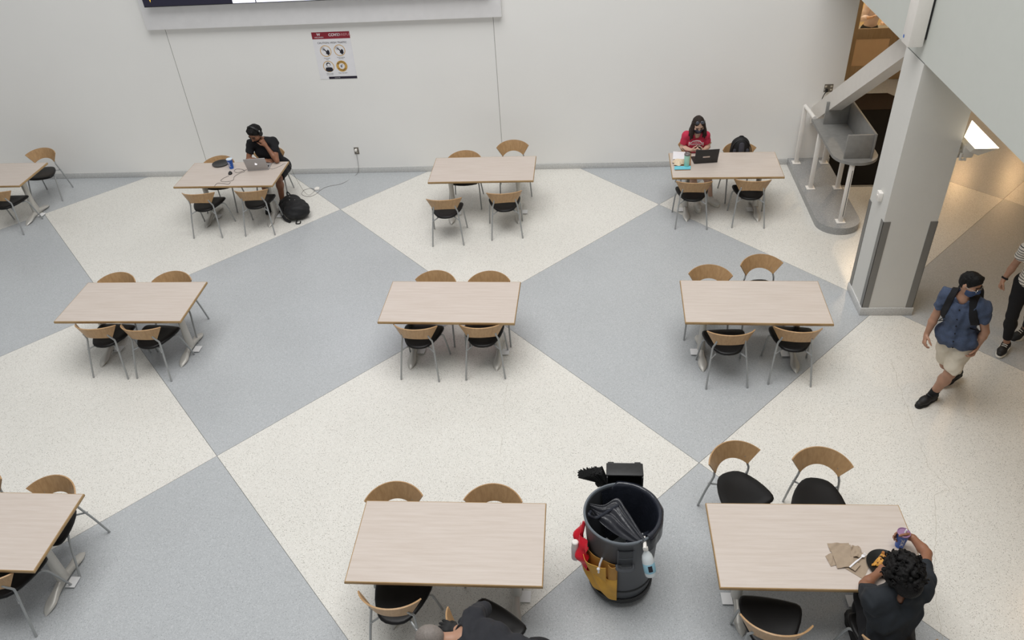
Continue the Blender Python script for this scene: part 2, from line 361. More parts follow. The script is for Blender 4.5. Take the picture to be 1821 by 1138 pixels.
# uplight on the column's right side
sc = empty('wall_uplight', (3.862, 8.10, 2.05), 0, 'lit box-shaped uplight with bracket on right side of column', 'lamp')
M_lampbody = mat('lamp_body', (226, 222, 214), .5)
mk('bracket', join(box(0, .05, -.12, .12, -.03, .06, .008), tube([(.03, -.16, .04), (.03, -.16, -.03), (.09, -.16, -.03)], .014, 8)), M_lampbody, sc)
mk('gear_box', box(.04, .16, -.16, .16, -.02, .13, .02), M_lampbody, sc)
hv = [(.06, -.26, .10), (.16, -.24, .05), (.16, .20, .05), (.06, .06, .10), (.07, -.32, .165), (.32, -.29, .150), (.32, .42, .150), (.07, -.03, .165)]
mk('reflector_housing', (hv, [(0, 1, 2, 3), (0, 1, 5, 4), (1, 2, 6, 5), (2, 3, 7, 6), (3, 0, 4, 7)]), M_lampbody, sc, smooth=False)
mk('lens', ([(.073, -.316, .1645), (.317, -.287, .1495), (.317, .414, .1495), (.073, -.034, .1645)], [(0, 1, 2, 3)]), mat('lamp_lens', (255, 246, 230), .4, emit=(255, 240, 212), estr=9), sc, smooth=False)
# ---------------------------------------------------------------- tables and chairs
M_top = woodmat('table_laminate', (208, 197, 188), (197, 184, 173), (.55, 9, 1), .42, 4)
M_edge = woodmat('oak_edge', (178, 148, 106), (162, 132, 92), (2, 2, 8), .45)
M_ply = woodmat('oak_ply', (190, 154, 112), (170, 134, 94), (14, 14, 1.2), .42, 3)
M_seat = mat('black_vinyl', (17, 16, 16), .42, spec=.3, bump=.03, bscale=250)
M_tube = mat('grey_tube', (164, 166, 166), .36, metal=.25)
M_leg = mat('table_cast_metal', (200, 197, 190), .40, metal=.25)
M_card = mat('white_card', (238, 238, 238), .5)

def make_table():
    t = empty('dining_table')
    L, D = .762, .40; e = .009
    mk('tabletop', box(-L+e, L-e, -D+e, D-e, .712, .7425), M_top, t, smooth=False)
    prof = [(0, .712), (e*.6, .712), (e, .718), (e, .736), (e*.6, .742), (0, .742)]
    V, F = [], []
    for cx, cy in ((-1, -1), (1, -1), (1, 1), (-1, 1)):
        for o, z in prof: V.append((cx*(L-e+o), cy*(D-e+o), z))
    m = len(prof)
    for c in range(4):
        for k in range(m): F.append((c*m+k, c*m+(k+1) % m, ((c+1) % 4)*m+(k+1) % m, ((c+1) % 4)*m+k))
    mk('edge_band', (V, F), M_edge, t)
    mk('support_rail', box(-.56, .56, -.03, .03, .675, .712, .004), M_black, t)
    for s in (-1, 1):
        x = s*.505
        mk('leg_column', mv(lathe([(.034, .05), (.046, .075), (.043, .12), (.036, .40), (.038, .66), (.05, .705)], 16, 1, 1.35), x), M_leg, t)
        mk('top_bracket', mv(box(-.035, .035, -.30, .30, .690, .7115, .008), x), M_leg, t)
        # sculpted foot: two leaf-shaped lobes
        V, F = [], []; n = 12; ys = [-.335+.67*i/24 for i in range(25)]
        for y in ys:
            q = abs(y)/.335
            wd = (.030+.024*math.sin(min(1, q*1.25)*PI)**1 if q < .8 else .030+.024*math.sin(PI)) if False else .032+.020*math.exp(-((q-.68)/.22)**2)
            wd *= math.sqrt(max(0, 1-q**8)); wd = max(wd, .004)
            zt = .082*(1-q)**.9+.030*math.sqrt(max(0, 1-q**6))+.002; zb = .022*(1-q)
            for k in range(n):
                a = 2*PI*k/n; V.append((x+wd*math.cos(a), y, (zt+zb)/2+(zt-zb)/2*math.sin(a)))
        for i in range(24):
            for k in range(n): F.append((i*n+k, i*n+(k+1) % n, (i+1)*n+(k+1) % n, (i+1)*n+k))
        F += [tuple(range(n)), tuple(24*n+k for k in range(n-1, -1, -1))]
        mk('foot', (V, F), M_leg, t)
        mk('foot_plate', box(x+.028, x+.115, -.055, .055, .016, .021), M_card, t, smooth=False)
    return t

def make_chair():
    c = empty('dining_chair')
    # local frame: origin at middle of rear feet, chair faces +y
    half = [(0, .055), (.05, .060), (.095, .078), (.13, .112), (.165, .17), (.195, .24), (.218, .32), (.230, .39), (.231, .43), (.222, .462), (.200, .480), (.14, .494), (.07, .502), (0, .505)]
    out = half + [(-x, y) for x, y in half[-2:0:-1]]
    rings = [(.80, -.020), (.96, -.016), (1.0, -.006), (1.0, .004), (.975, .013), (.90, .018), (.65, .016), (.3, .012)]
    cx, cy = 0, .30; n = len(out); V, F = [], []
    def sz(x, y): return .425+.20*(x*x)-.9*max(0, y-.40)**2-.10*max(0, .2-y)*0
    for s, dz in rings:
        for x, y in out:
            X, Y = cx+(x-cx)*s, cy+(y-cy)*s; V.append((X, Y, sz(X, Y)+dz))
    for i in range(len(rings)-1):
        for k in range(n): F.append((i*n+k, i*n+(k+1) % n, (i+1)*n+(k+1) % n, (i+1)*n+k))
    F.append(tuple(range(n-1, -1, -1))); V.append((cx, cy, sz(cx, cy)+.011)); q = (len(rings)-1)*n
    F += [(q+k, q+(k+1) % n, len(V)-1) for k in range(n)]
    mk('seat', (V, F), M_seat, c, ang=70)
    ht, hb = math.radians(63.2), math.radians(53)
    def bf(u, v):
        s = 2*u-1
        at, ab = s*ht, s*hb
        T = Vector((.28*math.sin(at), .26-.28*math.cos(at), .745-.045*s*s)); B = Vector((.20*math.sin(ab), .23-.20*math.cos(ab), .585-.05*s*s))
        return B+(T-B)*v
    bk = mk('backrest', shell(bf, 24, 5, .012), M_ply, c)
    for s in (-1, 1):
        mk('leg', tube(spline([(s*.223, -.002, .002), (s*.200, .055, .26), (s*.176, .108, .47), (s*.166, .105, .515), (s*.156, .085, .56), (s*.150, .072, .598)], 4), .0105, 8), M_tube, c)
        mk('bolt', mv(ellipsoid((0, 0, 0), (.012, .012, .012), 8, 6), s*.150, .070, .600), M_chrome, bk)
        mk('leg', tube(spline([(s*.12, .30, .402), (s*.19, .345, .400), (s*.215, .375, .385), (s*.228, .41, .31), (s*.246, .50, .002)], 5), .0105, 8), M_tube, c)
        mk('seat_rod', tube([(s*.192, .068, .37), (s*.10, .15, .400), (s*.06, .2, .404)], .009, 6), M_tube, c)
    return c

TBL = {'A': (-1.088, 3.936, .28, 0), 'B': (1.736, 3.984, .69, 1), 'C': (-5.327, 7.252, .05, 0), 'D': (-1.52, 7.22, -1.12, 0), 'E': (1.821, 7.199, -1.32, 1),
       'F': (-1.496, 10.561, -.13, 0), 'G': (1.975, 10.545, -1.23, 1), 'H': (-5.317, 10.556, -.45, 0), 'I': (-9.356, 10.70, 0, 0), 'J': (-5.145, 3.945, 0, 0)}
TD = {'A': 'empty table beside the grey trash can', 'B': 'table where the curly-haired person eats', 'C': 'left table of the middle row', 'D': 'centre table of the middle row',
      'E': 'right table of the middle row by the column', 'F': 'empty table in the middle of the back row', 'G': "red-shirted woman's table by the back wall", 'H': "headphone man's laptop table by the back wall", 'I': 'far-left back table cut by the frame', 'J': 'bottom-left table cut by the frame'}
T0 = make_table(); first = True
for k, (x, y, a, flip) in TBL.items():
    o = T0 if first else copy_tree(T0); first = False
    o.location = (x, y, 0); o.rotation_euler = (0, 0, math.radians(a)+(PI if flip else 0))
    tag(o, 'pale wood-grain table with oak edge: ' + TD[k], 'table', 'cafeteria tables')
C0 = make_chair(); cfirst = [True]
def chair(tk, spot, x, y, ang, extra=''):
    o = C0 if cfirst[0] else copy_tree(C0); cfirst[0] = False
    o.location = (x, y, 0); o.rotation_euler = (0, 0, math.radians(ang))
    lab = 'oak-backed chair ' + (extra or spot) + ' at ' + TD[tk]
    tag(o, lab, 'chair', 'oak and black vinyl chairs'); return o
# near-side chairs (facing the table, away from the camera): rear-feet midpoints
for k, spot, x, y, a in (('C', 'near side left', -5.605, 6.72, -3.1), ('C', 'near side right', -5.055, 6.695, -6), ('D', 'near side left', -1.882, 6.706, -4.5), ('D', 'near side right', -1.132, 6.732, 3.5),
        ('E', 'near side left', 1.527, 6.604, 3), ('E', 'near side right', 2.201, 6.657, -4.5), ('F', 'near side left', -1.96, 9.623, 3.5), ('F', 'near side right', -1.123, 9.787, 6.5),
        ('G', 'near side left', 1.5, 10.0, -3), ('G', 'near side right', 2.299, 10.019, -3.8), ('H', 'near side left', -5.663, 9.922, .5), ('H', 'near side right', -4.869, 9.976, 4.2),
        ('I', 'near side', -8.95, 10.09, 0), ('J', 'near side', -4.84, 3.437, -3), ('A', 'near side left', -1.50, 3.33, -5.8), ('B', 'near side left', 1.33, 3.225, -8.6)):
    chair(k, spot, x, y, a)
# far-side chairs (facing the camera): from the two upper back corners, seen at z = .70
def far_chair(k, spot, e0, e1, ang=None, extra=''):
    A = U(*e0, .70); B = U(*e1, .70); m = (A+B)/2; d = B-A; a = math.degrees(math.atan2(d.y, d.x)) if ang is None else ang
    r = math.radians(a+180); f = Vector((-math.sin(r), math.cos(r), 0)); q = m-f*.134
    return chair(k, spot, q.x, q.y, a+180, extra)
def far_top(k, spot, px, ang=0, extra=''):
    A = U(*px, .745); r = math.radians(ang+180); f = Vector((-math.sin(r), math.cos(r), 0)); q = A+f*.02
    return chair(k, spot, q.x, q.y, ang+180, extra)
far_chair('A', 'far side left', (645, 891.7), (754.5, 881.4)); far_chair('A', 'far side right', (823.3, 889), (929.6, 893))
far_chair('B', 'far side left', (1260, 826.4), (1353.5, 800)); far_chair('B', 'far side right', (1407.7, 817), (1519, 831))
far_chair('E', 'far side left', (1223.7, 486.5), (1303.8, 491)); far_chair('E', 'far side right', (1315.7, 472.2), (1394, 467.5))
far_chair('D', 'far side left', (737.3, 496), (811.6, 501.4), -5); far_chair('D', 'far side right', (832.5, 499.4), (907, 500.4), 0)
far_top('C', 'far side left', (214.4, 483.6), 0); far_top('C', 'far side right', (310.4, 481.6), 4)
far_top('F', 'far side left', (827.6, 267), 0); far_chair('F', 'pulled back, far right,', (882, 262.8), (940.9, 258.4))
far_top('H', 'empty on the far side', (394.2, 276.2), 0); far_chair('H', 'under the man', (450, 274), (505.8, 270.3))
far_chair('G', 'under the woman', (1206.2, 256.9), (1265, 253.6)); far_chair('G', 'holding the backpack', (1285.5, 267), (1345.2, 262.4))
far_chair('I', 'far side', (42.2, 276.2), (100, 271.8)); far_top('J', 'far side right', (105, 844.6), -6)
chair('J', 'far side left', -5.57, 4.60, 180+14)
# turned chair by the cleaner and the eater's chair
A_, B_ = U(857, 1062, .43), U(939, 1118, .43); d = (B_-A_).normalized(); f = Vector((-d.y, d.x, 0)); q = (A_+B_)/2-f*.47
chair('A', '', q.x, q.y, math.degrees(math.atan2(d.y, d.x)), 'turned askew under the cleaner')
chair('B', '', 2.16, 3.12, -2, 'under the eater')
# ---------------------------------------------------------------- video wall and poster on the back wall
M_paper = mat('paper_white', (236, 235, 238), .7); M_ink = mat('ink_black', (34, 30, 40), .7); M_crim = mat('poster_red', (140, 34, 50), .6); M_gold = mat('poster_gold', (208, 164, 84), .6)
vp = empty('video_wall', (-3.955, WY, 2.50), 0, 'wide lit video screen on a white wall panel', 'screen')
mk('back_panel', box(-2.74, 2.73, -.085, -.0005, 0, 3.2, .004), mat('panel_white', (246, 245, 246), .5), vp)
SZ = .365; scr = []
def glow(nm, c, e): return mat(nm, c, .3, emit=c, estr=e)
for i in range(3):
    x0 = -2.60+i*1.733; s_ = mk('display', box(x0+.004, x0+1.729, -.21, -.0855, SZ, SZ+.97, .004), M_black, vp)
    scr.append(s_)
def scr_quad(x0, x1, z0, z1, m, par, y=-.2125): return mk('screen_image', ([(x0, y, z0), (x1, y, z0), (x1, y, z1), (x0, y, z1)], [(0, 1, 2, 3)]), m, par, smooth=False)
gW = glow('screen_white', (236, 238, 255), .95); gK = glow('screen_dark', (30, 28, 44), .5); gR = glow('screen_red', (176, 40, 66), .7); gT = glow('screen_teal', (150, 232, 214), .8); gY = glow('screen_yellow', (240, 196, 70), .8)
scr_quad(-2.59, -1.22, SZ+.012, SZ+.96, gK, scr[0]); scr_quad(-1.22, -.875, SZ+.012, SZ+.96, gW, scr[0])
scr_quad(-.86, .86, SZ+.012, SZ+.96, gW, scr[1], -.2124); scr_quad(.72, .86, SZ+.012, SZ+.96, gR, scr[1], -.2128); scr_quad(.875, 2.59, SZ+.012, SZ+.96, gR, scr[2])
def scr_text(s, size, x, z, m, par): return mk('screen_text', [(tuple((x+v[0], -.2136, z+v[1])) for v in []), []] if False else ([(x+v[0], -.2136, z+v[1]) for v in text_vf(s, size, True)[0]], text_vf(s, size, True)[1]), m, par, smooth=False)
scr_text('05/09', .16, -2.27, SZ+.165, gW, scr[0]); scr_quad(-1.96, -1.83, SZ+.10, SZ+.25, gT, scr[0], -.2136); scr_quad(-2.035, -2.02, SZ+.115, SZ+.22, gW, scr[0], -.2136)
mk('screen_image', ([(-2.50, -.2136, SZ+.20), (-2.44, -.2136, SZ+.20), (-2.475, -.2136, SZ+.07)], [(0, 1, 2)]), gY, scr[0])
scr_text('+ 7', .09, -1.70, SZ+.145, gT, scr[0])

po = empty('wall_poster', (-3.865, WY-.001, 1.99), 0, 'white and crimson health notice poster on the back wall', 'poster')
pw, phh = .297, .364
mk('sheet', box(-pw, pw, -.003, 0, -phh, phh), M_paper, po, smooth=False)
def pq(name, vf, m, d=.0040): return mk(name, ([(x, -d, y) for x, y, z in vf[0]], vf[1]), m, po, smooth=False)
pq('header_band', quad(-pw, pw, phh-.105, phh), M_crim)
def pt(s, size, x, y, m, bold=False, d=.0048): return pq('print', mv(text_vf(s, size, bold), x, y), m, d)
pt('COVID', .058, .055, phh-.048, M_paper, True); pt('CAREFUL', .054, .20, phh-.048, mat('poster_pink', (206, 150, 156), .6)); pt('W', .055, -.19, phh-.038, M_paper, True); pt('WISCONSIN', .026, -.19, phh-.080, M_paper)
pt('CAUTION: HIGH TRAFFIC', .040, .0, phh-.165, M_ink)
for cx, cz in ((-.125, .075), (.095, .080)): pq('icon_ring', disc(cx, cz, .088, 28, 0, .078), M_gold)
pq('icon_ring', disc(-.125, -.165, .088, 28, 0, .078), M_gold); pq('icon_ring', disc(.085, -.165, .088, 28, 0, .046), M_gold)
# hand icons, masked bust icon, distance badge
def poly(pts, m): return pq('icon', ([(x, y, 0) for x, y in pts], [tuple(range(len(pts)))]), m, .0048)
for ox, oz in ((-.125, .075), (.095, .080)):
    poly([(ox-.01, oz+.012), (ox+.005, oz-.02), (ox-.002, oz-.035), (ox+.035, oz-.066), (ox+.058, oz-.04), (ox+.055, oz+.005), (ox+.03, oz+.022), (ox+.022, oz+.002), (ox+.008, oz+.0)], M_ink)
    poly([(ox-.045, oz+.036), (ox-.032, oz+.044), (ox+.012, oz+.006), (ox+.002, oz-.004)], M_ink)
    pq('icon', disc(ox-.034, oz+.034, .026, 16, 0, .020), mat('icon_grey', (150, 146, 156), .7), .0046)
pq('icon', disc(-.125, -.135, .034, 18), M_ink, .0046); pq('icon', disc(-.122, -.143, .024, 16), M_paper, .0048); poly([(-.185, -.225), (-.175, -.185), (-.15, -.178), (-.10, -.178), (-.072, -.185), (-.062, -.225), (-.09, -.245), (-.16, -.245)], M_ink)
pt("6'", .060, .085, -.165, M_ink, True)
for word, r0, flip in (('MAINTAIN', .066, 1), ('DISTANCE', .066, -1)):
    for i, ch in enumerate(word):
        a = (PI/2-(i-3.5)*.27) if flip == 1 else (-PI/2+(i-3.5)*.27); tv = text_vf(ch, .027, True); rot = a-PI/2 if flip == 1 else a+PI/2
        pq('print', mv(tv, .085+r0*math.cos(a), -.165+r0*math.sin(a), 0, rot), M_ink, .0048)
for s, x, y in (('Wash hands', -.125, -.035), ('often', -.125, -.055), ('Avoid touching', .095, -.028), ('your face', .095, -.048), ('Wear a mask', -.125, -.275), ('or face cover', -.125, -.295), ('Keep 6 feet apart', .085, -.272)): pt(s, .020, x, y, M_ink)
pq('footer_band', quad(-.155, pw, -phh, -phh+.038), mat('poster_navy', (32, 24, 44), .6)); pt('covidcareful', .018, -.02, -phh+.019, M_paper)

# ---------------------------------------------------------------- small things helpers
TZ = .7428
M_pepsi = mat('cup_blue', (24, 92, 190), .4); M_lid = mat('cup_lid', (214, 226, 236), .35)
def cup(name, loc, label, lean=0, straw=False, lidm=None):
    c = empty(name, loc, 0, label, 'cup')
    mk('cup_wall', lathe([(.0, 0), (.030, 0), (.031, .004), (.044, .150), (.0455, .152)], 28), M_pepsi, c)
    mk('cup_lid', lathe([(.047, .148), (.0475, .158), (.043, .160), (.041, .154), (.0, .154)], 28), lidm or M_lid, c)
    def wrap(vf, a0, z0, rot=True):
        V = []
        for x, y, z in vf[0]:
            zz, t = (x+z0, -y) if rot else (y+z0, x); r = .0310+.013*zz/.150+.0008; a = a0+t/r; V.append((r*math.cos(a), r*math.sin(a), zz))
        return V, vf[1]
    for a in (-PI/2-.25, PI/2+.3): mk('cup_lettering', wrap(text_vf('pepsi', .042, True), a, .078), M_paper, c)
    if straw: mk('straw', tube([(.008, 0, .154), (.012, .004, .168), (.016, .006, .182)], .007, 8), M_paper, c)
    return c
def backpack(name, label, parts, M, base, pk):
    pass
M_nylon = mat('black_nylon', (20, 20, 22), .7, var=.2, vscale=40, bump=.08, bscale=200)

# ---------------------------------------------------------------- laptop table (H)
cup('drink_cup', (-5.395, 10.75, TZ), 'blue paper cup with white lid on the laptop table')
tr = empty('serving_plate', (-5.625, 10.90, TZ), 0, 'round black plastic plate on the laptop table', 'plate')
mk('plate_dish', lathe([(0, 0), (.085, 0), (.095, .004), (.128, .016), (.131, .019), (.126, .019), (.092, .009), (0, .006)], 36), mat('plate_black', (20, 20, 20), .3), tr)
mk('plate_ridge', lathe([(.070, .0061), (.073, .0085), (.076, .0061)], 36, caps=False), mat('plate_black', (20, 20, 20), .3), tr)
def laptop(loc, rz, label, mbody, w_=.315, d_=.22, ang=17):
    l = empty('laptop', loc, rz, label, 'laptop')
    mk('laptop_base', box(-w_/2, w_/2, 0, d_, 0.001, .014, .003), mbody, l)
    mk('keyboard', box(-w_/2+.02, w_/2-.02, .025, d_*.58, .0141, .0152), M_black, l, smooth=False)
    mk('trackpad', box(-.05, .05, d_*.64, d_*.93, .0141, .0147), mat('trackpad_grey', (70, 70, 72), .4), l, smooth=False)
    a = math.radians(ang); Mx = Matrix.Translation((0, .004, .014)) @ Matrix.Rotation(a, 4, 'X')
    lid = mk('laptop_lid', xf(box(-w_/2, w_/2, -.004, .003, 0, d_, .002), Mx), mbody, l)
    mk('laptop_screen', xf(box(-w_/2+.008, w_/2-.008, .0031, .0036, .012, d_-.008), Mx), mat('screen_black', (14, 14, 18), .15), lid, smooth=False)
    return l, lid, Mx
M_alu = mat('aluminium', (178, 176, 176), .38, metal=.25)
l1, lid1, Mx1 = laptop((-4.94, 10.655, TZ), math.radians(6), 'open silver laptop in front of the headphone man', M_alu, .325, .227, 20)
# glowing fruit-shaped emblem on the lid
ap = []
for k in range(40):
    t = 2*PI*k/40; r = .019*(1+.06*math.cos(2*t)-.16*math.exp(-((t-PI/2)/.35)**2)-.10*math.exp(-((t-3*PI/2)/.3)**2)); x, y = r*math.cos(t)*.95, r*math.sin(t)
    dxb, dyb = x-.026, y-.003
    if math.hypot(dxb, dyb) < .0115: x, y = .026-.0115*(1 if True else 0)*math.cos(math.atan2(dyb, -dxb)), .003+.0115*math.sin(math.atan2(dyb, -dxb))
    ap.append((x, y))
gA = glow('logo_glow', (246, 244, 248), .8)
mk('lid_emblem', xf(([(-x, -.0046, .118+y) for x, y in ap], [tuple(range(40))]), Mx1), gA, lid1, smooth=False)
mk('lid_emblem', xf(([(-.001-x*.0, -.0046, .140) for x in ()] + [(-.002, -.0046, .1375), (-.009, -.0046, .1415), (-.008, -.0046, .149), (-.001, -.0046, .145)], [(0, 1, 2, 3)]), Mx1), gA, lid1, smooth=False)
ms = empty('computer_mouse', (-5.35, 10.565, TZ), .3, 'black wired mouse beside the silver laptop', 'mouse')
mk('mouse_shell', ([(x*.031, y*.052, max(0, z)*.034) for x, y, z in ellipsoid((0, 0, 0), (1, 1, 1), 18, 12)[0]], ellipsoid((0, 0, 0), (1, 1, 1), 18, 12)[1]), M_black, ms); mk('scroll_wheel', mv(lathe([(.006, -.003), (.008, 0), (.006, .003)], 12), 0, .026, .029, 0, 0, PI/2), mat('wheel_grey', (70, 70, 72), .5), ms)
def on_t(px, py): q = U(280+px/4.5525, 200+py/4.5525, TZ+.003); return (q.x, q.y, TZ+.003)
mc = mk('mouse_cable', tube(spline([on_t(*q) for q in ((578, 512), (530, 535), (513, 555), (560, 560), (612, 548), (622, 520), (665, 492), (705, 478), (690, 462), (640, 458), (622, 475), (650, 487), (700, 470), (725, 462))], 6), .0022, 6), M_black); tag(mc, 'thin black mouse cable looping across the laptop table', 'cable')
mc2 = mk('table_cable', tube(spline([on_t(*q) for q in ((590, 565), (575, 580), (535, 575), (490, 572), (470, 585), (462, 598))], 6), .0022, 6), M_black); tag(mc2, 'short black cable end near the front table edge', 'cable')
adp = U(480+850/10.117, 330+72/10.117, 0)
ab = empty('charger_brick', (adp.x, adp.y, 0), .25, 'white charger brick on the floor beside the backpack', 'charger')
mk('brick', box(-.04, .04, -.04, .04, 0, .028, .008), M_white, ab); mk('prong_cap', box(-.018, .018, .0402, .058, .004, .024, .003), M_white, ab)
def fl_(px, py): q = U(480+px/10.117, 330+py/10.117, .003); return (q.x, q.y, .003)
M_cord = mat('cord_grey', (118, 116, 114), .6)
cb = mk('charger_cable', tube(spline([(adp.x-.03, adp.y-.03, .012), fl_(740, 50), fl_(620, 80), fl_(570, 150), fl_(640, 190), fl_(740, 192), fl_(830, 150), fl_(900, 90), fl_(980, 40), fl_(1090, 5), (U(610, 326).x, U(610, 326).y, .003), (-3.86, 11.95, .003), (-3.815, WY-.03, .10), (-3.80, WY-.035, .39), (-3.80, WY-.045, .42)], 6), .003, 6), M_cord); tag(cb, 'thin charger cable from brick looping to the wall outlet', 'cable')
cb2 = mk('laptop_cable', tube(spline([(-4.775, 10.70, TZ+.006), on_t(940, 455), on_t(1000, 430), on_t(1025, 415), (-4.548, 10.93, .70), (-4.52, 10.97, .45), (-4.47, 11.15, .06), (adp.x-.02, adp.y-.05, .012)], 6), .0022, 6), M_cord); tag(cb2, 'thin cable from laptop down to charger brick', 'cable')

# ---------------------------------------------------------------- woman's table (G)
def gp(px, py, z=TZ): q = U(1130+px/4.553, 180+py/4.553, z); return q
def slab_px(name, pts, z0, th, m, label, cat):
    P = [gp(*q, z0) for q in pts]; c = sum(P, Vector())/len(P)
    o = mk(name, prism([(q.x-c.x, q.y-c.y) for q in P], 0, th), m, smooth=False); o.location = (c.x, c.y, z0); return tag(o, label, cat)
slab_px('folder', [(322, 562), (446, 558), (452, 410), (440, 406), (306, 410)], TZ, .006, mat('folder_brown', (150, 112, 78), .6), "brown folder under the papers on the red-shirted woman's table", 'folder')
slab_px('notebook', [(315, 556), (446, 553), (447, 528), (316, 531)], TZ+.0062, .010, mat('book_cyan', (112, 200, 218), .5), 'bright cyan notebook at the front of the paper pile', 'notebook')
slab_px('paper_sheet', [(302, 470), (432, 470), (438, 412), (306, 408)], TZ+.0062, .003, M_paper, 'white paper sheet lying on the brown folder', 'paper')
q = gp(350, 508); r_ = random.Random(5)
def nap(u, v):
    a = u*2*PI; R_ = (.085+.016*math.sin(3*a+1)+.010*math.sin(7*a))*v; return (R_*math.cos(a)*1.05, R_*math.sin(a), .050*(1-v**2.2)+.010*math.sin(5*a)*v*(1-v)*2+.008*math.sin(9*a+3)*v*(1-v)+.003)
nk = mk('crumpled_napkin', shell(nap, 40, 9, .003), mat('napkin_cream', (226, 206, 178), .8, bump=.4, bscale=40)); nk.location = (q.x, q.y, TZ+.0165); tag(nk, 'crumpled cream napkin on the paper pile', 'napkin')
q = gp(414, 535); tb = empty('tumbler', (q.x, q.y+.02, TZ+.0165), 0, 'mint green tumbler with metal straw on the paper pile', 'tumbler')
mk('tumbler_body', lathe([(0, 0), (.034, 0), (.037, .004), (.041, .13), (.041, .165)], 28), mat('mint_green', (176, 224, 204), .35), tb); mk('tumbler_lid', lathe([(.043, .165), (.043, .185), (.036, .192), (0, .192)], 28), mat('lid_grey', (118, 112, 110), .4), tb); mk('straw', tube([(-.01, 0, .19), (-.045, .01, .235), (-.075, .015, .265)], .0045, 8), mat('straw_dark', (84, 70, 72), .35), tb)
l2, lid2, Mx2 = laptop((1.715, 10.595, TZ), math.radians(6), 'open black laptop with pale sticker before the red-shirted woman', mat('laptop_black', (42, 41, 42), .45), .335, .225, 14)
mk('lid_sticker', xf(([(-.055, -.0046, .088), (.045, -.0046, .088), (.045, -.0046, .112), (-.055, -.0046, .112)], [(0, 1, 2, 3)]), Mx2), mat('sticker_pale', (206, 188, 178), .5), lid2, smooth=False)
mk('lid_sticker', xf(([(x-.005, -.0050, .100+y) for x, y, z in text_vf('LAPTOP', .02, True)[0]], text_vf('LAPTOP', .02, True)[1]), Mx2), mat('sticker_ink', (150, 110, 108), .5), lid2, smooth=False) if False else None
pn = mk('pencil', tube([tuple(gp(322, 568, TZ+.004)), tuple(gp(322, 560, TZ+.004))], .004, 6), M_ink); tag(pn, 'dark pencil tip by the cyan notebook', 'pencil') if False else bpy.data.objects.remove(pn)

# ---------------------------------------------------------------- eater's table (B)
def bp(px, py, z=TZ): return U(1220+px/3.01, 760+py/3.01, z)
M_kraft = mat('kraft_napkin', (164, 146, 126), .85, var=.06, vscale=30)
def napkin(pts, z, fold, label, seed):
    P = [bp(*q, z) for q in pts]; c = sum(P, Vector())/4
    def fn(u, v):
        q = (P[0]*(1-u)+P[1]*u)*(1-v)+(P[3]*(1-u)+P[2]*u)*v-c; h = fold*(math.sin(u*7+seed)*math.sin(v*5+seed*2)+.6*math.sin(u*13+v*9+seed)); return (q.x, q.y, .002+max(-.0005, h))
    o = mk('paper_napkin', shell(fn, 14, 12, .0015), M_kraft, ang=25); o.location = (c.x, c.y, z+.001); return tag(o, label, 'napkin', 'kraft napkins on the eater table')
napkin([(850, 755), (950, 815), (1002, 692), (905, 660)], TZ, .0012, 'flat kraft napkin corner nearest the black plate', 1)
napkin([(755, 622), (870, 620), (885, 660), (770, 665)], TZ, .006, 'crumpled kraft napkin at the upper left of the pile', 2)
napkin([(745, 690), (775, 745), (815, 735), (775, 672)], TZ+.001, .004, 'small folded kraft napkin at the left of the pile', 3)
napkin([(775, 660), (810, 755), (905, 745), (880, 628)], TZ+.008, .005, 'large kraft napkin in the middle of the pile', 4)
napkin([(885, 632), (930, 640), (945, 700), (880, 690)], TZ+.012, .008, 'crumpled kraft napkin at the top of the pile', 5)
napkin([(870, 748), (905, 770), (935, 735), (895, 715)], TZ+.015, .002, 'small torn kraft napkin under the white fork', 6)
A_, B_ = bp(876, 748, TZ+.024), bp(962, 676, TZ+.024); fk = empty('plastic_fork', tuple((A_+B_)/2), math.atan2((B_-A_).y, (B_-A_).x), 'white plastic fork lying across the kraft napkins', 'fork'); L_ = (B_-A_).length/2
mk('fork_handle', tube(spline([(-L_, 0, 0), (-.02, 0, .006), (.05*L_, 0, .002), (.55*L_, 0, .0)], 5), [.006]*11+[.004]*5, 8, flat=.4), M_paper, fk)
mk('fork_head', prism([(.5*L_, -.004), (.62*L_, -.012), (.75*L_, -.012), (.75*L_, .012), (.62*L_, .012), (.5*L_, .004)], -.001, .002), M_paper, fk)
for k in range(4): mk('tine', box(.75*L_, L_, -.0115+k*.0064, -.0085+k*.0064, -.001, .0018), M_paper, fk)
q = bp(1062, 738); pb = empty('dinner_plate', (q.x, q.y, TZ), 0, 'black plate of food in front of the curly-haired eater', 'plate')
mk('plate_dish', lathe([(0, 0), (.085, 0), (.095, .004), (.128, .018), (.131, .021), (.126, .021), (.092, .009), (0, .006)], 36), mat('plate_black', (20, 20, 20), .3), pb)
q2 = bp(1042, 728); fd_ = empty('pizza_slice', (q2.x-.005, q2.y, TZ+.0105), .4, 'browned cheesy slice of food on the black plate', 'food')
M_cheese = mat('cheese', (206, 150, 66), .55, var=.35, vscale=50, bump=.6, bscale=60); M_crust = mat('crust', (168, 108, 50), .7, var=.2, vscale=40)
mk('slice_body', shell(lambda u, v: ((v*.15-.08), (u-.5)*.13*v*1.0+.0, .007+.004*math.sin(u*21)*math.sin(v*17)+.002*math.sin(v*40)), 18, 16, .009), M_cheese, fd_)
mk('slice_crust', tube(spline([(.068, -.066, .010), (.078, -.02, .012), (.078, .02, .012), (.068, .066, .010)], 6), .013, 10), M_crust, fd_)
for k in range(7):
    a = .03+.075*r_.random(); mk('topping', mv(ellipsoid((0, 0, 0), (.008, .006, .004), 8, 6), -.08+a+.02, (r_.random()-.5)*.10*(a/.1), .013), mat('topping_brown', (96, 56, 34), .7), fd_)
q = bp(1143, 640)
cup('drink_cup', (q.x, q.y+.012, TZ), "blue paper cup in the curly-haired eater's raised hand", straw=True, lidm=mat('lid_mauve', (150, 116, 150), .35))

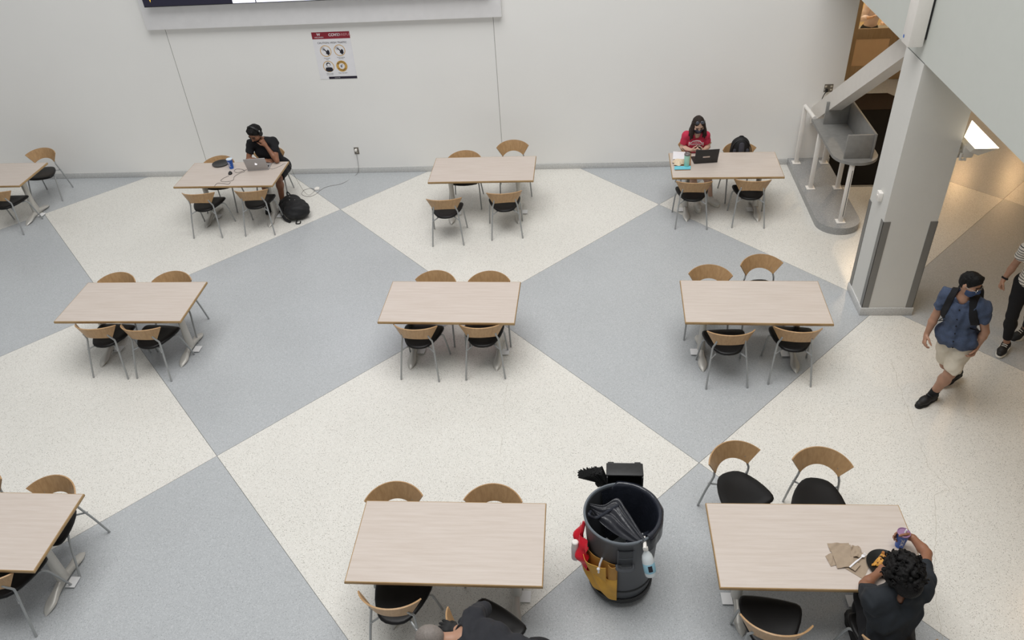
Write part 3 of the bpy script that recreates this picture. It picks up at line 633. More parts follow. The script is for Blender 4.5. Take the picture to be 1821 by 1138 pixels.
# ---------------------------------------------------------------- backpacks
M_zip = mat('zip_silver', (190, 188, 182), .35, metal=.6)
def blob_pack(loc, rz, label, prims, res=.008, noise=.004, m=M_nylon):
    o = empty('backpack', loc, rz, label, 'backpack'); return o

# ---------------------------------------------------------------- trash can with cleaning kit
tc_ = empty('trash_can', (.285, 4.13, 0), 0, 'round grey trash can on dolly with black liner', 'trash can')
M_can = mat('can_grey', (78, 80, 84), .45, var=.05, vscale=6); M_can2 = mat('can_rim', (104, 110, 116), .4)
ZR = .90
mk('can_body', lathe([(.0, .10), (.245, .10), (.252, .12), (.256, .21), (.262, .215), (.298, ZR-.05), (.302, ZR-.045), (.302, ZR-.012), (.290, ZR-.012), (.244, .125), (0, .125)], 48), M_can, tc_)
mk('can_rim', lathe([(.288, ZR-.022), (.303, ZR-.024), (.309, ZR-.014), (.309, ZR-.002), (.302, ZR+.004), (.294, ZR+.003), (.288, ZR-.006), (.288, ZR-.022)], 56, caps=False), M_can2, tc_)
mk('can_band', lathe([(.263, .215), (.269, .222), (.269, .234), (.264, .240)], 48, caps=False), M_black, tc_)
dol = mk('dolly', lathe([(.0, .065), (.255, .065), (.268, .075), (.268, .115), (.258, .118), (.256, .098), (0, .098)], 40), M_black, tc_)
for k in range(5):
    a = 2*PI*k/5+.3; mk('caster', mv(lathe([(.0, -.012), (.026, -.012), (.031, -.006), (.031, .006), (.026, .012), (0, .012)], 16), .2*math.cos(a), .2*math.sin(a), .033, a, PI/2), M_black, dol)
def can_r(z): return .262+(z-.215)*(.298-.262)/(ZR-.05-.215)
def cyl(a, z, o=0): r = can_r(z)+o; return (r*math.cos(a), r*math.sin(a), z)
# moulded front handle
a0, a1 = math.radians(262), math.radians(285)
hd = mk('handle', shell(lambda u, v: cyl(a0+(a1-a0)*u, .60+.20*v, .004+.002), 10, 6, .010), M_can2 if False else mat('can_dark', (52, 54, 58), .5), tc_)
mk('handle_grip', tube(spline([cyl(a0-.02, .62, .008), cyl(a0+.02, .605, .040), cyl((a0+a1)/2, .602, .048), cyl(a1-.02, .605, .040), cyl(a1+.02, .62, .008)], 5), .015, 8), M_can, tc_)
mk('handle_frame', join(tube([cyl(a0, .60, .010), cyl(a0, .81, .010)], .006, 6), tube([cyl(a1, .60, .010), cyl(a1, .81, .010)], .006, 6), tube([cyl(a0+(a1-a0)*t/6, .71, .010) for t in range(7)], .006, 6)), M_can, tc_)
# black liner: inside sheet rolled over the rim at the right and back, bunched flap across
M_bag = mat('liner_black', (38, 41, 50), .25, spec=.6, bump=.35, bscale=26)
def liner(u, v):
    a = math.radians(-52+178*u); w_ = .5+.5*math.sin(9*a)*math.sin(4*a+1); rim = max(0, min(1, (math.radians(110)-a)/1.2)); prof = v*5.0
    ins = max(0, min(1, (a-math.radians(96))/.2))
    if v < .22:   # outside drop over the rim
        t = v/.22; r = .316+.010*w_-.044*ins; z = ZR-.13*rim*(1-t)-.02*(1-t)+.006*w_-.03*ins
        return (r*math.cos(a), r*math.sin(a), z)
    if v < .40:
        t = (v-.22)/.18; r = .316-.040*t-.044*ins*(1-t); z = ZR+.012*math.sin(PI*t)+.004*w_-.03*ins; return (r*math.cos(a), r*math.sin(a), z)
    t = (v-.40)/.60; r = .276-.055*t-.016*w_*min(1, 3*t); return (r*math.cos(a), r*math.sin(a), ZR-.55*t)
ln = mk('bin_liner', shell(liner, 120, 26, .002), M_bag, tc_, ang=80)
up_e = [U(*q, z) for q, z in (((1048, 896), .86), ((1074, 899), .87), ((1098, 886), .90), ((1113, 905), .895), ((1129, 930), .90), ((1147, 958), .905))]
lo_e = [U(*q, z) for q, z in (((1053, 908), .83), ((1064, 924), .82), ((1080, 938), .82), ((1098, 951), .83), ((1119, 961), .86), ((1139, 967), .90))]
up_s, lo_s = spline(up_e, 8), spline(lo_e, 8); off_ = Vector((.285, 4.13, 0))
def flap(u, v):
    i = min(int(u*40+.5), 40); t_, b_ = up_s[i]-off_, lo_s[i]-off_; q = t_+(b_-t_)*v
    h = (.007*math.sin(v*17+2.5*u)+.005*math.sin(v*31-4*u+1))*min(1, 4*(1-u)+.3)+.028*math.sin(PI*v)*math.sin(PI*min(1, u*1.1))
    return (q.x, q.y, q.z+h)
M_flap = mat('liner_sheet', (46, 47, 52), .3, spec=.6, bump=.3, bscale=30)
def roll(t): a = math.radians(100+85*t); r = .262-.02*math.sin(PI*t); return (r*math.cos(a), r*math.sin(a), ZR-.02-.05*math.sin(PI*t))
mk('liner_flap', shell(flap, 40, 40, .002), M_flap, tc_, ang=80)
mk('liner_roll', tube(spline([roll(.85), roll(1)]+[(-.20, -.01, ZR-.06), (-.08, .04, ZR-.01), (-.03, .07, ZR+.005)], 4), .014, 8), M_bag, tc_)
mk('trash_contents', shell(lambda u, v: (-.13+.16*u+.01*math.sin(v*9), -.20+.14*v, ZR-.24+.03*math.sin(u*7+v*3)+.02*math.sin(v*11)), 16, 14, .003), mat('trash_grey', (128, 132, 134), .5), tc_, ang=60)
mk('trash_contents', shell(lambda u, v: (-.02+.24*u, -.16+.22*v, ZR-.32+.03*math.sin(u*8+v*5)+.02*math.sin(v*13+u*2)), 16, 14, .003), M_bag, tc_, ang=60)
# yellow caddy apron
M_yel = mat('apron_yellow', (214, 162, 66), .7, var=.10, vscale=12, bump=.15, bscale=30); M_yel2 = mat('apron_tan', (190, 140, 66), .7, var=.1, vscale=12)
cd = empty('caddy_apron', (.285, 4.13, .1), 0, 'yellow pocket apron strapped to front of trash can', 'caddy')
def cc_(a, z, o): r = can_r(max(z, .2))+o; return (r*math.cos(a), r*math.sin(a), z-.1)
A0, A1 = math.radians(186), math.radians(262)
def apron(off, z0, z1, wav):
    def f(u, v):
        a = A0+(A1-A0)*u; zt = z1-.05*math.sin(PI*u)*wav; zb = z0+.13*(1-u)**1.5; z = zb+(zt-zb)*v
        return cc_(a, z, off+.030*math.sin(PI*v)*wav*(.6+.4*math.sin(u*9+1))+.008*math.sin(u*17+v*6)*wav+.010*math.sin(u*6.5))
    return shell(f, 30, 22, .004)
mk('apron_back', apron(.012, .155, .62, .2), M_yel2, cd); mk('pocket', apron(.030, .14, .44, 1.0), M_yel, cd)
def pocket2(u, v):
    a = A0+.02+(A1-A0-.30)*u; z = .40+.19*v-.03*math.sin(PI*u)*v; return cc_(a, z, .040+.035*math.sin(PI*u)*(v**.8)+.006*math.sin(u*15))
mk('pocket', shell(pocket2, 24, 12, .004), M_yel, cd)
mk('pocket', shell(lambda u, v: cc_(A1-.24+.22*u, .38+.24*v, .026+.02*math.sin(PI*u)*v), 12, 10, .004), M_yel2, cd)
mk('strap', tube([cyl(a, z_, .008) for a, z_ in ((A1-.03, .60), (A1+.06, .605))] if False else [(can_r(.62)*math.cos(a)*1.03, can_r(.62)*math.sin(a)*1.03, .52) for a in (A1-.05, A1+.03, A1+.10)], .013, 6, flat=.4), M_black, cd)
tp = empty('scrub_brush', (.285+cc_(math.radians(236), .5, .06)[0], 4.13+cc_(math.radians(236), .5, .06)[1], .50), .6, 'small white-handled tool sticking from the yellow apron pocket', 'brush')
mk('handle', tube([(0, 0, 0), (.02, .01, .09), (.05, .02, .135)], .008, 8), M_paper, tp); mk('cap', mv(ellipsoid((0, 0, 0), (.014, .014, .014), 10, 8), -.012, -.015, .075), M_paper, tp)
# red bag with spray can
rb = empty('red_plastic_bag', (.285, 4.13, .55), 0, 'shiny red plastic bag hanging at left of trash can', 'bag')
def redf(u, v):
    a = math.radians(168+46*u); z = .36+.32*v; o = .03+.07*math.sin(PI*v)*(.7+.3*math.sin(u*11))+.016*math.sin(u*13+v*8)+.010*math.sin(v*19+u*5)
    x, y, zz = cyl(a, z, o); return (x, y, zz-.55-.05*(1-v)*math.sin(u*PI))
mk('bag_sheet', shell(redf, 28, 22, .003), mat('red_film', (214, 30, 50), .3, bump=.3, bscale=40), rb, ang=60)
mk('bag_handle', tube(spline([(-.30, .02, .20), (-.32, -.02, .12), (-.345, -.06, -.02)], 6), .016, 8), mat('red_film', (200, 24, 44), .3), rb)
sp = empty('aerosol_bottle', (.285-.375, 4.13-.085, .42), 0, 'white-capped clear bottle tucked in the red bag', 'bottle')
mk('bottle_body', lathe([(0, 0), (.030, 0), (.032, .01), (.032, .14), (.026, .155)], 20), mat('bottle_clear', (206, 198, 200), .25), sp); mk('bottle_cap', lathe([(.028, .150), (.028, .205), (.022, .212), (0, .212)], 20), M_white, sp)
# spray bottle hooked on the rim
a = math.radians(299); sbx, sby = .43*math.cos(a), .44*math.sin(a)
sy_ = empty('spray_bottle', (.285+sbx, 4.13+sby, .64), a-PI/2, 'white trigger spray bottle hooked on right of trash can', 'bottle')
sy_.rotation_euler = (math.radians(24), 0, a-PI/2); sy_.scale = (1.12, 1.12, 1.12)
M_sbot = mat('spray_white', (214, 220, 222), .3); M_lab = mat('spray_label', (150, 196, 214), .4)
mk('bottle_body', lathe([(0, 0), (.038, 0), (.041, .012), (.041, .12), (.034, .155), (.016, .185), (.015, .20)], 24), M_sbot, sy_)
mk('bottle_label', lathe([(.0415, .03), (.0418, .031), (.0418, .10), (.0415, .101)], 24, caps=False), M_lab, sy_)
mk('label_mark', xf(shell(lambda u, v: (.0424*math.cos(.9+.7*u), .0424*math.sin(.9+.7*u), .045+.045*v), 6, 2, .0008), Matrix.Identity(4)), M_ink, sy_)
mk('trigger_head', join(lathe([(.018, .195), (.018, .215), (.012, .222), (0, .222)], 16), tube([(.02, .03, .225), (0, 0, .232), (-.03, -.05, .238), (-.045, -.075, .24)], [.012, .013, .011, .009], 8)), M_white, sy_)
mk('trigger', tube([(-.015, -.03, .225), (-.018, -.045, .195), (-.012, -.055, .175)], .006, 6), M_white, sy_)
# upright dustpan and broom behind the can
dp = empty('dustpan', (.315, 4.545, 0), 0, 'black lobby dustpan held upside down behind the trash can', 'dustpan')
M_dp = mat('dustpan_black', (36, 36, 36), .5, var=.3, vscale=30)
mk('pan_top', join(box(-.14, .14, .03, .044, .82, .97, .004), box(-.148, .152, -.090, .042, 0.955, .968, .004)), M_dp, dp)
mk('pan_side', box(-.148, -.138, -.11, .03, .82, .956, .003), M_dp, dp); mk('pan_side', box(.138, .150, -.11, .03, .82, .956, .003), M_dp, dp)
mk('pan_floor', box(-.14, .14, -.10, .03, .82, .83), M_dp, dp, smooth=False)
for s in (-.11, .11): mk('pan_hinge', box(s-.025, s+.025, .044, .062, .93, .962, .004), M_dp, dp)
mk('pan_handle', tube([(0, .035, .82), (0, .02, .012)], .012, 10), M_black, dp)
bm_ = empty('broom', (.10, 4.50, 0), 0, 'black angled broom standing head-up behind the trash can', 'broom')
mk('broom_handle', tube([(.03, -.02, .82), (.04, .03, .012)], .012, 10), M_black, bm_); mk('broom_block', mv(box(-.05, .05, -.025, .025, -.02, .03, .006), .03, -.02, .85, 0, 0, -.5), M_black, bm_)
V, F = [], []
for k in range(520):
    u_, w_ = r_.random(), r_.random(); x0 = .03+(u_-.5)*.11; y0 = -.02+(w_-.5)*.06; x1 = -.03+(u_-.5)*.20-.04; y1 = y0+(r_.random()-.5)*.05+.01; z0 = .86+(u_-.5)*-.05; z1 = .965+(u_-.5)*.05
    t_ = tube([(x0, y0, z0), (x1, y1, z1)], [.006, .0045], 4); kk = len(V); V += t_[0]; F += [tuple(i+kk for i in f) for f in t_[1]]
tag(mk('bristles', (V, F), mat('bristle_black', (16, 16, 16), .8), bm_), kind='stuff')
# ---------------------------------------------------------------- people: smooth signed-distance bodies, one continuous mesh each
V3 = lambda *a: np.array(a, float)
def nz(v): v = np.asarray(v, float); return v/np.linalg.norm(v)
def UP(px, py, z): return np.array(U(px, py, z))
class Prim:
    def __init__(s, kind, **k): s.kind = kind; s.cut = []; s.k = .03; s.__dict__.update(k)
    def grown(s, d, cut=None, k=None):
        q = Prim(s.kind, **{a: b for a, b in s.__dict__.items() if a != 'kind'})
        if s.kind == 'rc': q.ra = s.ra+d; q.rb = s.rb+d
        else: q.r = s.r+d
        q.cut = list(s.cut)+list(cut or [])
        if k is not None: q.k = k
        return q
    def box(s):
        if s.kind == 'rc':
            R = max(s.ra, s.rb); return np.minimum(s.a, s.b)-R, np.maximum(s.a, s.b)+R
        R = np.max(s.r); return s.c-R, s.c+R
    def dist(s, P):
        if s.kind == 'rc':
            ab = s.b-s.a; L = max(ab@ab, 1e-12); q = P-s.a; t = np.clip((q@ab)/L, 0, 1); q = q-t[..., None]*ab
            if s.fl is not None: q = q+((q@s.fl)*(s.ff-1))[..., None]*s.fl
            d = np.sqrt((q*q).sum(-1))-(s.ra+t*(s.rb-s.ra))
        else:
            q = (P-s.c)@s.R; g = np.sqrt(((q/s.r)**2).sum(-1)); g2 = np.sqrt(((q/s.r**2)**2).sum(-1))+1e-9; d = g*(g-1)/g2
        for n, c in s.cut: d = np.maximum(d, (P-c)@n)
        return d
def rc(a, b, ra, rb, fl=None, ff=1.0, k=.03, cut=()): return Prim('rc', a=np.asarray(a, float), b=np.asarray(b, float), ra=ra, rb=rb, fl=None if fl is None else nz(fl), ff=ff, k=k, cut=list(cut))
def el(c, r, axes=None, k=.03, cut=()): return Prim('el', c=np.asarray(c, float), r=np.asarray(r, float), R=np.eye(3) if axes is None else np.stack([nz(a) for a in axes], 1), k=k, cut=list(cut))
def grow(pr, d, cut=None, k=None): return [p.grown(d, cut, k) for p in pr]
def wrinkle(P, amp, fr=26, seed=0):
    r = np.random.default_rng(seed); d = np.zeros(P.shape[:-1])
    for i in range(5):
        v = r.normal(size=3); v[2] *= .6; v = v/np.linalg.norm(v)*fr*r.uniform(.6, 1.5); w2 = r.normal(size=3)*fr*.35
        d += np.sin(P@v+1.7*np.sin(P@w2+r.uniform(0, 6))+r.uniform(0, 6))
    return d*(amp/2.6)
def surf(prims, res, subs=(), noise=None, clips=()):
    lo = np.min([p.box()[0] for p in prims], 0)-.03; hi = np.max([p.box()[1] for p in prims], 0)+.03
    n = np.ceil((hi-lo)/res).astype(int)+1
    f = np.full(tuple(n), .5, np.float32)
    ax = [lo[i]+res*np.arange(n[i]) for i in range(3)]
    def region(p, pad):
        a, b = p.box(); i0 = np.clip(((a-pad-lo)/res).astype(int), 0, n-1); i1 = np.clip(np.ceil((b+pad-lo)/res).astype(int)+1, 1, n)
        sl = tuple(slice(int(i0[i]), int(i1[i])) for i in range(3))
        G = np.stack(np.meshgrid(*[ax[i][sl[i]] for i in range(3)], indexing='ij'), -1); return sl, G
    for p in prims:
        sl, G = region(p, p.k+.02); d = p.dist(G).astype(np.float32); g = f[sl]
        h = np.maximum(p.k-np.abs(g-d), 0)/max(p.k, 1e-6); f[sl] = np.minimum(g, d)-h*h*p.k*.25
    for p in subs:
        sl, G = region(p, p.k+.02); d = -p.dist(G).astype(np.float32); g = f[sl]
        h = np.maximum(p.k-np.abs(g-d), 0)/max(p.k, 1e-6); f[sl] = np.maximum(g, d)+h*h*p.k*.25
    if noise or clips:
        G = np.stack(np.meshgrid(*ax, indexing='ij'), -1)
        if noise: f += noise(G).astype(np.float32)
        for nn, c in clips: f = np.maximum(f, ((G-c)@nn).astype(np.float32))
    s = f < 0
    nx, ny, nzz = f.shape
    cnt = np.zeros((nx-1, ny-1, nzz-1), np.int8)
    offs = [(i, j, k) for i in (0, 1) for j in (0, 1) for k in (0, 1)]
    for i, j, k in offs: cnt += s[i:nx-1+i, j:ny-1+j, k:nzz-1+k]
    act = (cnt > 0) & (cnt < 8); I = np.argwhere(act); idx = np.full(act.shape, -1, np.int64); idx[act] = np.arange(len(I))
    acc = np.zeros((len(I), 3)); num = np.zeros(len(I))
    for a in offs:
        for axs in range(3):
            if a[axs]: continue
            b = list(a); b[axs] = 1
            fa = f[I[:, 0]+a[0], I[:, 1]+a[1], I[:, 2]+a[2]]; fb = f[I[:, 0]+b[0], I[:, 1]+b[1], I[:, 2]+b[2]]
            m = (fa < 0) != (fb < 0); t = np.where(m, fa/np.where(m, fa-fb, 1), 0)
            pt = np.tile(np.array(a, float), (len(I), 1)); pt[:, axs] += t
            acc += pt*m[:, None]; num += m
    V = lo+(I+acc/num[:, None])*res
    Q = []
    for axs in range(3):
        s0 = [slice(None)]*3; s1 = [slice(None)]*3; s0[axs] = slice(0, -1); s1[axs] = slice(1, None)
        ed = s[tuple(s0)] != s[tuple(s1)]; E = np.argwhere(ed); u, v = (axs+1) % 3, (axs+2) % 3
        E = E[(E[:, u] > 0) & (E[:, v] > 0) & (E[:, u] < f.shape[u]-1) & (E[:, v] < f.shape[v]-1)]
        if not len(E): continue
        def ci(du, dv): q = E.copy(); q[:, u] -= du; q[:, v] -= dv; return idx[q[:, 0], q[:, 1], q[:, 2]]
        q = np.stack([ci(1, 1), ci(0, 1), ci(0, 0), ci(1, 0)], 1)
        flip = ~s[E[:, 0], E[:, 1], E[:, 2]]; q[flip] = q[flip][:, ::-1]; Q.append(q)
    return V, np.concatenate(Q)
def smooth_v(V, Q, it=1, lam=.5):
    for _ in range(it):
        S = np.zeros_like(V); C = np.zeros(len(V))
        for a, b in ((0, 1), (1, 2), (2, 3), (3, 0)):
            np.add.at(S, Q[:, a], V[Q[:, b]]); np.add.at(C, Q[:, a], 1); np.add.at(S, Q[:, b], V[Q[:, a]]); np.add.at(C, Q[:, b], 1)
        V = V+lam*(S/C[:, None]-V)
    return V
def mks(name, prims, m, parent, base, res=.007, it=2, **kw):
    V, Q = surf(prims, res, **kw); V = smooth_v(V, Q, it) - np.asarray(base, float)
    me = bpy.data.meshes.new(name); me.vertices.add(len(V)); me.vertices.foreach_set('co', V.ravel())
    me.loops.add(Q.size); me.loops.foreach_set('vertex_index', Q.ravel().astype(np.int32))
    me.polygons.add(len(Q)); me.polygons.foreach_set('loop_start', np.arange(0, Q.size, 4, dtype=np.int32)); me.polygons.foreach_set('loop_total', np.full(len(Q), 4, np.int32))
    me.polygons.foreach_set('use_smooth', np.ones(len(Q), bool)); me.update(); me.validate()
    o = bpy.data.objects.new(name, me); COL.objects.link(o); me.materials.append(m)
    if parent: o.parent = parent
    return o
def put(name, vf, m, parent, base, **k):
    return mk(name, ([tuple(np.asarray(v)-base) for v in vf[0]], vf[1]), m, parent, **k)

def hand(w, d, n, tv, s=1.0, curl=.35, k=.010, thumb=.6, spread=1.0):
    """w wrist, d finger direction, n palm-facing normal, tv thumb side"""
    d = nz(d); n = nz(n-d*(n@d)); tv = nz(tv-d*(tv@d)-n*(tv@n)); P = []
    kn = w+d*.085*s
    P.append(rc(w, w+d*.03*s, .026*s, .030*s, n, 1.35, k=.02))
    P.append(rc(w+d*.02*s+tv*.008*s, kn+tv*.018*s, .026*s, .022*s, n, 1.7, k=.015)); P.append(rc(w+d*.02*s-tv*.008*s, kn-tv*.020*s, .024*s, .020*s, n, 1.6, k=.015))
    for i, (off, L) in enumerate(((.032, .070), (.011, .078), (-.010, .073), (-.030, .058))):
        p = kn+tv*off*s-d*abs(off-.005)*.25*s; a = 0; r = .0095*s
        for j in range(3):
            a += curl*(.7, 1.0, .9)[j]*(1+.08*i); dd = nz(d*math.cos(a)+n*math.sin(a)+tv*off*2.2*spread*(1 if j == 0 else .6)); q = p+dd*L*s*(.42, .33, .25)[j]
            P.append(rc(p, q, r, r*.92, k=.004 if j else .008)); p = q; r *= .92
    t0 = w+d*.025*s+tv*.026*s; td = nz(d*.75+tv*.75+n*thumb); t1 = t0+td*.042*s; td2 = nz(d+tv*.25+n*thumb*.9); t2 = t1+td2*.034*s; t3 = t2+nz(td2+n*.3)*.024*s
    P += [rc(t0, t1, .015*s, .0115*s, k=.010), rc(t1, t2, .0112*s, .0100*s, k=.004), rc(t2, t3, .0100*s, .0085*s, k=.004)]
    return P
def head(c, f, u, s=1.0, ears=True):
    f = nz(f); u = nz(u-f*(u@f)); l = nz(np.cross(u, f)); A = (l, f, u)
    P = [el(c+u*.018*s-f*.008*s, V3(.076, .097, .100)*s, A, k=.02), el(c+f*.022*s-u*.045*s, V3(.060, .068, .070)*s, A, k=.03),
         rc(c+f*.058*s-u*.088*s-l*.015*s, c+f*.058*s-u*.088*s+l*.015*s, .021*s, .021*s, k=.03),
         rc(c+f*.086*s+u*.006*s, c+f*.106*s-u*.030*s, .008*s, .013*s, k=.012), rc(c+f*.094*s-u*.034*s-l*.010*s, c+f*.094*s-u*.034*s+l*.010*s, .009*s, .009*s, k=.010),
         rc(c+f*.078*s+u*.024*s-l*.032*s, c+f*.078*s+u*.024*s+l*.032*s, .012*s, .012*s, k=.015),
         rc(c+f*.079*s-u*.062*s-l*.014*s, c+f*.079*s-u*.062*s+l*.014*s, .0085*s, .0085*s, k=.008)]
    for q in (-1, 1):
        P.append(el(c+f*.055*s-u*.022*s+l*q*.042*s, V3(.026, .025, .026)*s, A, k=.03))
        if ears: P.append(el(c+l*q*.078*s-u*.008*s-f*.006*s, V3(.012, .020, .032)*s, A, k=.008))
    return P, (l, f, u)
class Body: pass
def body(J, s=1.0, hf=(0, -1, -.2), hu=(0, 0, 1), wide=1.0, hands=None, hs=1.0, belly=0):
    b = Body(); J = {k: np.asarray(v, float) for k, v in J.items()}; b.J = J
    l = nz(J['lsh']-J['rsh']); up = nz(J['neck']-J['pel']); f = nz(np.cross(l, up)); f = f if f@np.asarray(hf) > -.9 else f
    f = nz(np.cross(l, up)); l2 = nz(np.cross(up, f))
    b.l, b.up, b.f = l2, up, f
    pel, nk = J['pel'], J['neck']; w = s*wide
    mid = (J['lsh']+J['rsh'])/2; chest = pel+(mid-pel)*.68+f*.006; waist = pel+(mid-pel)*.30; bust = pel+(mid-pel)*.78
    b.torso = [rc(pel-l2*.055*w, pel+l2*.055*w, .115*w, .115*w, f, 1.10, k=.03), rc(pel+up*.06, waist, .135*w, .125*w, f, 1.22, k=.03), rc(waist, chest, .128*w, .140*w, f, 1.28, k=.03),
               rc(chest-l2*.055*w, chest+l2*.055*w, .112*w, .112*w, f, 1.12, k=.03), rc(bust-l2*.06*w+f*.018, bust+l2*.06*w+f*.018, .085*w, .085*w, f, 1.1, k=.03),
               rc(J['lsh']-up*.02, mid+up*.028, .058*w, .060*w, k=.03), rc(J['rsh']-up*.02, mid+up*.028, .058*w, .060*w, k=.03)]
    if belly: b.torso.append(el(waist+f*.03, V3(.14, .10, .13)*w*belly, (l2, f, up), k=.06))
    b.neck = [rc(mid+up*.01, J['head']-nz(J['head']-mid)*.05, .056*s, .050*s, k=.03)]
    b.uarm, b.farm, b.thigh, b.shin, b.hand = {}, {}, {}, {}, {}
    for q in 'lr':
        sh, e, wr = J[q+'sh'], J[q+'el'], J[q+'wr']
        b.uarm[q] = [rc(sh, sh+(e-sh)*.45, .052*s, .046*s, k=.02), rc(sh+(e-sh)*.45, e, .046*s, .036*s, k=.015)]
        b.farm[q] = [rc(e, e+(wr-e)*.3, .037*s, .039*s, k=.015), rc(e+(wr-e)*.3, wr, .039*s, .025*s, k=.015)]
        h, kn, an = J.get(q+'hip', pel+(l2 if q == 'l' else -l2)*.085*s-up*.02), J[q+'kn'], J[q+'an']; J[q+'hip'] = h
        b.thigh[q] = [rc(h, h+(kn-h)*.5, .084*s, .072*s, k=.03), rc(h+(kn-h)*.5, kn, .072*s, .052*s, k=.02)]
        bk = nz(an-kn); cv = nz(f*0+(-f)-bk*((-f)@bk))
        b.shin[q] = [rc(kn, kn+(an-kn)*.32+cv*.014, .053*s, .056*s, k=.03), rc(kn+(an-kn)*.32+cv*.014, an, .055*s, .034*s, k=.04)]
        if hands and q in hands: b.hand[q] = hand(wr, *hands[q][:3], s=s*1.0, **(hands[q][3] if len(hands[q]) > 3 else {}))
    b.head, b.hax = head(J['head'], hf, hu, hs)
    b.hc = J['head']; b.hs = hs
    b.all = b.torso+b.neck+b.head+[p for g in (b.uarm, b.farm, b.thigh, b.shin, b.hand) for q in g for p in g[q]]
    b.base = V3(pel[0], pel[1], 0)
    return b
def cutat(a, b, t):   # keep the part from a up to fraction t towards b
    n = nz(b-a); return (n, a+(b-a)*t)
def shirt(b, sl=.62, g=.014, hem=.0, gs=.018):
    J = b.J; P = grow(b.torso, g, cut=[(-b.up, J['pel']+b.up*hem)])
    for q in 'lr':
        c = cutat(J[q+'sh'], J[q+'el'], sl); P += [p.grown(gs, [c]) for p in b.uarm[q]]
        if sl > 1:
            c = cutat(J[q+'el'], J[q+'wr'], sl-1); P += [p.grown(gs, [c]) for p in b.farm[q]]
    return P
def neckcut(b, r=.068): return [rc(b.J['neck']*.4+(b.J['lsh']+b.J['rsh'])*.3+b.up*.015+b.f*.012, b.J['head'], r, r+.02, k=.01)]
def face_bits(b, par, skin, eyes=True, brow=None):
    l, f, u = b.hax; c = b.hc; s = b.hs
    for q in (-1, 1):
        if eyes:
            put('eye', ellipsoid((0, 0, 0), (.013*s, .013*s, .007*s), 10, 6), M_eye, par, V3(0, 0, 0)).matrix_local = frame(c+f*.083*s+l*q*.032*s+u*.002*s-b.base, l, f, u)
        if brow: put('eyebrow', tube([c+f*.094*s+l*q*.012*s+u*.026*s, c+f*.093*s+l*q*.032*s+u*.030*s, c+f*.080*s+l*q*.052*s+u*.024*s], .0045*s, 6), brow, par, b.base)
def frame(p, l, f, u): return Matrix(((l[0], f[0], u[0], p[0]), (l[1], f[1], u[1], p[1]), (l[2], f[2], u[2], p[2]), (0, 0, 0, 1)))
def mask(b, m, par):
    l, f, u = b.hax; c = b.hc; s = b.hs
    P = [p.grown(.008, k=.02) for p in b.head if not (p.kind == 'el' and p.r[2] > .030 and p.r[0] < .013)]
    mk_ = mks('face_mask', P, m, par, b.base, .005, 2, clips=[(nz(u*.97-f*.25), c-u*.014*s+f*.08*s), (-f, c+f*.020*s), (-u, c-u*.125*s)]); return mk_
def shoe(an, fd, par, b, name, m, msole, L=.27, up=(0, 0, 1), h=.07):
    fd = nz(fd); up = nz(np.asarray(up, float)-fd*(np.asarray(up, float)@fd)); sd = np.cross(up, fd)
    g = an-up*(an[2]-.0 if False else h); heel = g-fd*.055; toe = g+fd*(L-.095)
    P = [rc(heel+up*.045, g+fd*.10+up*.040, .040, .043, up, .95, k=.02), rc(g+fd*.10+up*.038, toe+up*.032, .043, .034, up, 1.15, k=.03), rc(g+up*.04-fd*.01, an+up*.012-fd*.008, .042, .041, k=.03)]
    o = mks(name, P, m, par, b.base, .006, 2, clips=[(-up, g+up*.008), (up, an+up*.03)])
    S = [rc(heel, g+fd*.10, .041, .045, k=.02), rc(g+fd*.10, toe, .045, .038, k=.03)]
    mks('sole', S, msole, o, b.base, .006, 1, clips=[(-up, g-up*.010), (up, g+up*.016)])
    return o, (g, fd, up, sd, toe)
def person(label, b): return empty('person', tuple(b.base), 0, label, 'person')

M_eye = mat('eye_dark', (30, 24, 22), .2)
sk_tan = mat('skin_tan', (172, 130, 106), .5, var=.06, vscale=14); sk_brown = mat('skin_brown', (142, 98, 74), .5, var=.06, vscale=14)
sk_fair = mat('skin_fair', (214, 176, 154), .5, var=.06, vscale=14); sk_deep = mat('skin_deep', (122, 88, 68), .5, var=.06, vscale=14)
hair_black = mat('hair_black', (15, 13, 13), .6, spec=.25, var=.3, vscale=60, bump=.5, bscale=160, stretch=(1, 1, .3))
hair_brown = mat('hair_brown', (44, 33, 28), .6, spec=.3, var=.3, vscale=60, bump=.5, bscale=140, stretch=(1, 1, .2))
cl_black = mat('cloth_black', (18, 18, 22), .9, var=.1, vscale=30, sheen=0); cl_black2 = mat('cloth_charcoal', (29, 34, 40), .85, var=.1, vscale=30, sheen=0)
cl_red = mat('cloth_red', (196, 46, 76), .8, var=.08, vscale=20)
cl_blue = mat('cloth_denim_blue', (66, 78, 102), .85, var=.16, vscale=90, bump=.1, bscale=400)
cl_khaki = mat('cloth_khaki', (212, 202, 184), .85, var=.05, vscale=30)
cl_mask = mat('mask_navy', (54, 74, 112), .8); cl_mask2 = mat('mask_slate', (60, 58, 74), .8)
M_shoeb = mat('shoe_black', (26, 25, 25), .6); M_soleb = mat('sole_black', (20, 20, 20), .7); M_solew = mat('sole_white', (226, 222, 212), .6); M_shoew = mat('shoe_white', (232, 230, 224), .6)
M_sock = mat('sock_black', (18, 18, 20), .9)

